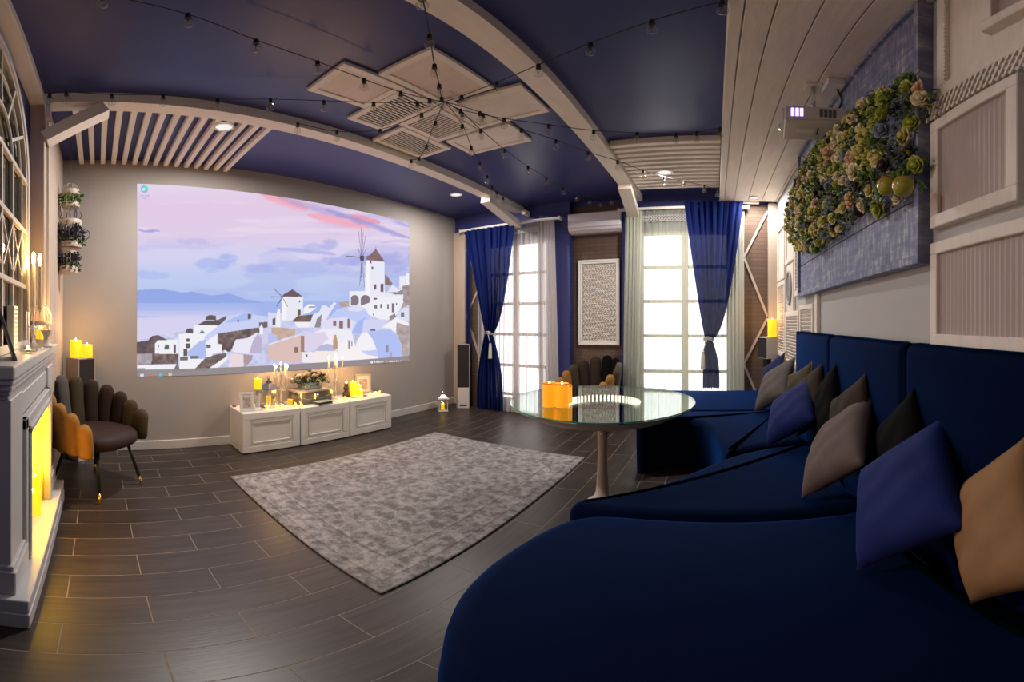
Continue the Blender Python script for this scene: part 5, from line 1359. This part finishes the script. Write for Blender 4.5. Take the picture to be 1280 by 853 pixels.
MB().lathe([(0, .0), (.085, .0), (.08, .012), (0, .016)], 20, T=Matrix.Translation((-.031, 0, .05)) @ Matrix.Rotation(R(-90), 4, 'Y') @ Matrix.Diagonal((1.7, 1, 1, 1))).build('oval_face', 'bloom_blue', t, 'auto')
struct('trim_18', MB().box(XR-.03, XR-.001, 2.93, 2.99, 1.1, 1.57, .003).box(XR-.02, XR-.001, 2.99, 3.05, 1.1, 1.57, .003), 'whitewash')
wall_frame('pale plain panel above the far shutters', 3.80, 4.30, 1.98, 2.60, .05, 'plain', im='whitewash')

# corner box speaker and candle
t = thing('shelf_speaker', 'small pale box speaker on the wall in the window corner', 'speaker', (.67, 4.86, .90), R(28))
MB().box(-.10, .10, -.09, .10, .0, .268, .004).build('cabinet', 'speaker_white', t)
MB().box(-.106, -.10, -.085, .095, .01, .258, .002).build('grille', 'speaker_grille', t)
MB().box(-.03, .03, .0, .10, -.9, -.0, .004).build('stand', 'speaker_grille', t)
pillar(.055, .22, 'glowing amber candle on the box speaker in the window corner', (.70, 4.83, 1.169), m='wax_yellow')
warm((.62, 4.78, 1.42), .9)

# ================================================================ fireplace
t = thing('fireplace', 'white mantel fireplace surround with a yellow-lit hearth', 'fireplace', (-2.07, YB, 0))
ox, oy = 2.07, -YB
def fb(name, x0, x1, y0, y1, z0, z1, m='fire_white', b_=.004, parent=t): return MB().box(x0+ox, x1+ox, y0+oy, y1+oy, z0, z1, b_).build(name, m, parent)
fb('plinth', -2.79, -1.345, YB+.001, -.232, .0, .09); fb('plinth_cap', -2.785, -1.35, YB+.001, -.236, .091, .17)
# columns
for sx, (a, c_) in (('n', (-1.64, -1.405)), ('f', (-2.735, -2.50))):
    col_ = fb('column', a, c_, YB+.001, -.312, .171, 1.06)
    fb('column_base', a-.015, c_+.02, YB+.001, -.290, .171, .30, parent=col_)
    fb('column_base_step', a-.008, c_+.01, YB+.001, -.300, .301, .325, parent=col_)
# architrave frame around the opening
fr = MB()
for k, (w1, y1_) in enumerate(((.05, -.296), (.03, -.284))):
    a0, a1 = -2.50+.0+(.05 if k else 0), -1.64-(.05 if k else 0)
    fr.box(a0+ox, a0+w1+ox, -.330+oy, y1_+oy, .171, .93-(.05 if k else 0), .004).box(a1-w1+ox, a1+ox, -.330+oy, y1_+oy, .171, .93-(.05 if k else 0), .004)
    fr.box(a0+ox, a1+ox, -.330+oy, y1_+oy, .93-(.05 if k else 0)-w1+.0, .93-(.05 if k else 0), .004)
fr.build('architrave', 'fire_white', t)
fb('frieze', -2.73, -1.412, YB+.001, -.330, .93, 1.06); fb('frieze_panel', -2.50, -1.64, -.330, -.322, .95, 1.04)
mo = MB()
for i, (e, z0_, z1_) in enumerate(((.006, 1.06, 1.08), (.022, 1.08, 1.10), (.045, 1.10, 1.125), (.062, 1.125, 1.145))):
    mo.box(-2.735-e+ox, -1.405+e+ox, .001, -.322+e*.5+oy, z0_, z1_, .004)
mo.build('cornice', 'fire_white', t)
fb('mantel_shelf', -2.81, -1.33, YB+.001, -.283, 1.146, 1.196, b_=.006)
# hearth niche, lined
fb('hearth_back', -2.45, -1.69, YB+.002, YB+.010, .171, .90, 'wax_ivory', 0); 
fb('hearth_side', -2.455, -2.45, YB+.002, -.335, .171, .90, 'wax_ivory', 0); fb('hearth_side', -1.69, -1.685, YB+.002, -.335, .171, .90, 'wax_ivory', 0); fb('hearth_top', -2.45, -1.69, YB+.002, -.335, .90, .905, 'wax_ivory', 0)
so = fb('wall_socket', -2.15, -2.02, YB+.011, YB+.020, .33, .42, 'wax_ivory', .002)
for i, (xx, r_, h) in enumerate(((-1.80, .042, .19), (-2.0, .04, .13), (-2.2, .045, .16), (-2.36, .042, .20))):
    pillar(r_, h, ['yellow hearth candle nearest the lens', 'second yellow hearth candle from the near column', 'third yellow hearth candle from the near column', 'yellow hearth candle nearest the far column'][i], (xx, -.375 if i % 2 else -.36, .171))
for xx in (-1.85, -2.28): warm((xx, -.37, .52), 1.6, .04).data.color = (1.0, .50, .03)
l_ = bpy.data.lights.new('hearth_strip', 'AREA'); l_.shape = 'RECTANGLE'; l_.size = .7; l_.size_y = .02; l_.energy = 2.2; l_.color = (1.0, .55, .01)
o = bpy.data.objects.new('hearth_strip', l_); C.objects.link(o); o.location = (-2.07, -.345, .885); o.rotation_euler = (R(-12), 0, 0)

# mantel ornaments
candelabrum('silver candelabrum with three long candles on the mantel', (-2.28, -.37, 1.1965), .35, .235, 2, 'tall ivory candle burning on the mantel candelabrum', 'tapers on the mantel', .075)
for o in list(C.objects):
    if o.name.startswith('taper_candle') and o.location.y < 0: o.scale = (1.5, 1.5, 2.35)
warm((-2.28, -.33, 1.80), .9)
def cage(label, loc, r_, h, dome, rings, m='cage_cream', wires=18, name='bird_cage', cat='bird cage', hook=0.0, green=0, floor_plate=True, parent=None, seedn=0):
    t = thing(name, label, cat, loc)
    for z0_, z1_ in rings: MB().lathe([(r_, z0_), (r_*1.02, z0_+.004), (r_*1.02, z1_-.004), (r_, z1_), (r_*.985, z1_), (r_*.985, z0_), (r_, z0_)], 24).build('band', m, t, 'auto')
    if floor_plate: MB().lathe([(0, .0), (r_*.98, .0), (r_*.98, .006), (0, .006)], 24).build('tray', m, t, 'auto')
    wb = MB()
    for k in range(wires):
        a = 2*math.pi*k/wires; c_, s_ = math.cos(a), math.sin(a)
        pts = [(r_*c_, r_*s_, 0), (r_*c_, r_*s_, h)]
        if dome: pts += [(r_*math.cos(q_)*c_, r_*math.cos(q_)*s_, h+dome*math.sin(q_)) for q_ in (.35, .7, 1.05, 1.35)]+[(0, 0, h+dome)]
        wb.tube(pts, .0018, 4)
    wb.build('wires', m, t, kind='stuff')
    if hook: MB().tube([(0, 0, h+dome), (0, 0, h+dome+hook)], .0025, 5).build('hanging_wire', 'wire_dark', t)
    if green:
        r2 = random.Random(seedn)
        def rg(q_):
            a = q_.uniform(0, 6.28); rr = r_*1.18*q_.uniform(.2, 1)**.5; return Vector((rr*math.cos(a), rr*math.sin(a), q_.uniform(.02, h*.9)))
        leaves_mb(r2, green, rg, .04).build('foliage', 'leaf_dark' if seedn % 2 else 'leaf_green', t, kind='stuff')
    return t
cage('cream wire cage lantern with yellow candles at the mantel end', (-2.66, -.378, 1.1965), .072, .16, .12, [(.0, .04), (.13, .16)], wires=16)
pillar(.028, .10, 'left yellow candle inside the mantel cage lantern', (-2.64, -.39, 1.204)); pillar(.028, .10, 'right yellow candle inside the mantel cage lantern', (-2.70, -.365, 1.204))
warm((-2.62, -.29, 1.42), .8)
t = thing('tealight_dish', 'round glass dish with a lit tealight on the mantel', 'tealight', (-1.90, -.335, 1.1965))
MB().lathe([(.03, 0), (.045, .01), (.05, .04), (.047, .04), (.042, .012), (0, .008)], 20).build('glass_dish', 'clear_glass', t, 'auto'); MB().ball((0, 0, .026), .009, 8, 6, (1, 1, 1.6)).build('flame', 'flame', t, True)
MB().lathe([(0, .009), (.02, .009), (.02, .02), (0, .02)], 14).build('tealight_cup', 'wax_ivory', t, 'auto')
t = thing('decor_tower', 'white pierced paper tower standing on the mantel', 'ornament', (-1.93, -.42, 1.1965))
MB().box(-.05, .05, -.018, .018, 0, .235, .002).build('tower_body', 'rod_white', t); 
b_ = MB()
for i in range(5):
    for j in range(10): b_.box(-.042+i*.018, -.033+i*.018, .0182, .019, .012+j*.022, .024+j*.022)
b_.build('piercings', 'shutter_beige', t, kind='stuff')
t = thing('decor_holder', 'white ornate pierced holder beside the cage lantern', 'ornament', (-2.40, -.31, 1.1965))
MB().lathe([(.04, 0), (.042, .008), (.024, .03), (.016, .06), (.026, .085), (.036, .10), (.036, .106), (0, .106)], 16).build('holder_body', 'lantern_white', t, 'auto')
photo_frame('dark leaning photo frame at the near end of the mantel', (-1.62, -.345, 1.1965), R(196), .20, .27, R(18), 'grey_tin', 'photo_dark', .018)
warm((-1.9, -.33, 1.30), .25)

# arched mirror window
t = thing('arched_mirror', 'white arched window-style mirror above the mantel', 'mirror', (-1.75, YB+.001, 1.20))
hw, zs_ = .70, 1.03
arc = [(hw*math.cos(a), zs_+hw*math.sin(a)*.98) for a in np.linspace(0, math.pi, 25)]
out = [(hw, 0)]+arc+[(-hw, 0)]
T_up = Matrix.Rotation(R(90), 4, 'X')       # xy polygon -> xz
MB().prism([(x_, z_) for x_, z_ in out], 0, .008, Matrix.Translation((0, .009, 0)) @ T_up).build('mirror_glass', 'mirror', t)
ri = MB()
for r0, r1, th in ((1.0, .925, .03), (.925, .88, .022)):
    pts_o = [(hw*r0, 0)]+[(x_*r0, zs_+(z_-zs_)*r0) for x_, z_ in arc]+[(-hw*r0, 0)]
    pts_i = [(hw*r1, 0)]+[(x_*r1, zs_+(z_-zs_)*r1) for x_, z_ in arc]+[(-hw*r1, 0)]
    n = len(pts_o); vs = [(x_, .008, z_) for x_, z_ in pts_o]+[(x_, .008, z_) for x_, z_ in pts_i]+[(x_, .008+th, z_) for x_, z_ in pts_o]+[(x_, .008+th, z_) for x_, z_ in pts_i]
    fs = []
    for i in range(n-1): fs += [(i, i+1, n+i+1, n+i), (2*n+i, 3*n+i, 3*n+i+1, 2*n+i+1), (i, 2*n+i, 2*n+i+1, i+1), (n+i, n+i+1, 3*n+i+1, 3*n+i)]
    fs += [(0, n, 3*n, 2*n), (n-1, 3*n-1, 4*n-1, 2*n-1)]
    ri.add(vs, fs)
ri.box(-hw, hw, .008, .035, 0, .04)
ri.build('arch_frame', 'sage_white' if 'sage_white' in M else 'lantern_white', t)
for x_ in (-.47, -.235, 0, .235, .47): MB().box(x_-.011, x_+.011, .010, .032, .04, zs_, .002).build('muntin', 'lantern_white', t)
for z_ in (.36, .70, zs_): MB().box(-hw*.9, hw*.9, .012, .036, z_-.013, z_+.013, .002).build('muntin', 'lantern_white', t)
for a in (30, 60, 90, 120, 150):
    c_, s_ = math.cos(R(a)), math.sin(R(a))
    MB().bar((.24*c_, .020, zs_+.24*s_), (.63*c_, .020, zs_+.62*s_), .02, .02, up=(0, 1, 0)).build('fan_muntin', 'lantern_white', t)
for rr in (.24, .44):
    MB().tube([(rr*math.cos(a), .022, zs_+rr*math.sin(a)) for a in np.linspace(0, math.pi, 18)], .011, 6).build('fan_ring', 'lantern_white', t)
for i in range(6):
    x_ = -.58+i*.235
    MB().bar((x_-.10, .026, .42), (x_+.10, .026, .66), .012, .010, up=(0, 1, 0)).build('lattice_bar', 'lantern_white', t); MB().bar((x_+.10, .030, .42), (x_-.10, .030, .66), .012, .010, up=(0, 1, 0)).build('lattice_bar', 'lantern_white', t)

# hanging cages in the corner
cx_, cy_ = -3.5, -.235
c1 = cage('small cream hanging cage with greenery, topmost in the corner', (cx_, cy_, 2.40), .078, .15, .09, [(.0, .045), (.12, .17)], hook=.45, green=260, seedn=2, floor_plate=True)
c2 = cage('middle cream hanging cage with lavender and greenery', (cx_, cy_, 2.02), .098, .24, .0, [(.0, .05), (.20, .255)], green=420, seedn=3, hook=.12)
MB().tube([tuple(p) for p in smooth_line([(-.06, 0, .255), (-.05, 0, .32), (0, 0, .34), (.05, 0, .32), (.06, 0, .255)], 4)], .003, 5).build('handle', 'cage_cream', c2)
c3 = cage('lowest cream hanging cage with dark lavender in the corner', (cx_-.01, cy_-.025, 1.79), .085, .20, .0, [(.0, .06), (.17, .225)], green=380, seedn=5)
r2 = random.Random(8)
for par, n_, zz_ in ((c2, 60, .1), (c3, 40, .1)):
    b_ = MB()
    for i in range(n_):
        a = r2.uniform(0, 6.28); c_, s_ = math.cos(a), math.sin(a); l2 = r2.uniform(.06, .14)
        b_.tube([(c_*.04, s_*.04, zz_), (c_*.09, s_*.09, zz_+l2*.3), (c_*(.09+l2*.45), s_*(.09+l2*.45), zz_+l2*r2.uniform(.2, .9))], [.004, .006, .003], 5)
    b_.build('lavender_sprigs', 'lavender', par, kind='stuff')
b_ = MB()
for a, h in ((.5, .16), (1.6, .10), (2.6, .17), (3.6, .12), (5.2, .19), (4.4, .1), (.0, .12)):
    c_, s_ = math.cos(a), math.sin(a)
    b_.tube([(c_*.07, s_*.07, .24), (c_*.10, s_*.10, .24+h*.6), (c_*.085, s_*.085, .24+h)], [.005, .005, .002], 5)
    b_.tube([tuple(p) for p in smooth_line([(c_*.09, s_*.09, .1), (c_*.15, s_*.15, .16), (c_*.17, s_*.17, .11), (c_*.13, s_*.13, .07)], 4)], .0045, 5)
b_.build('dark_twigs', 'lavender', c2, kind='stuff')
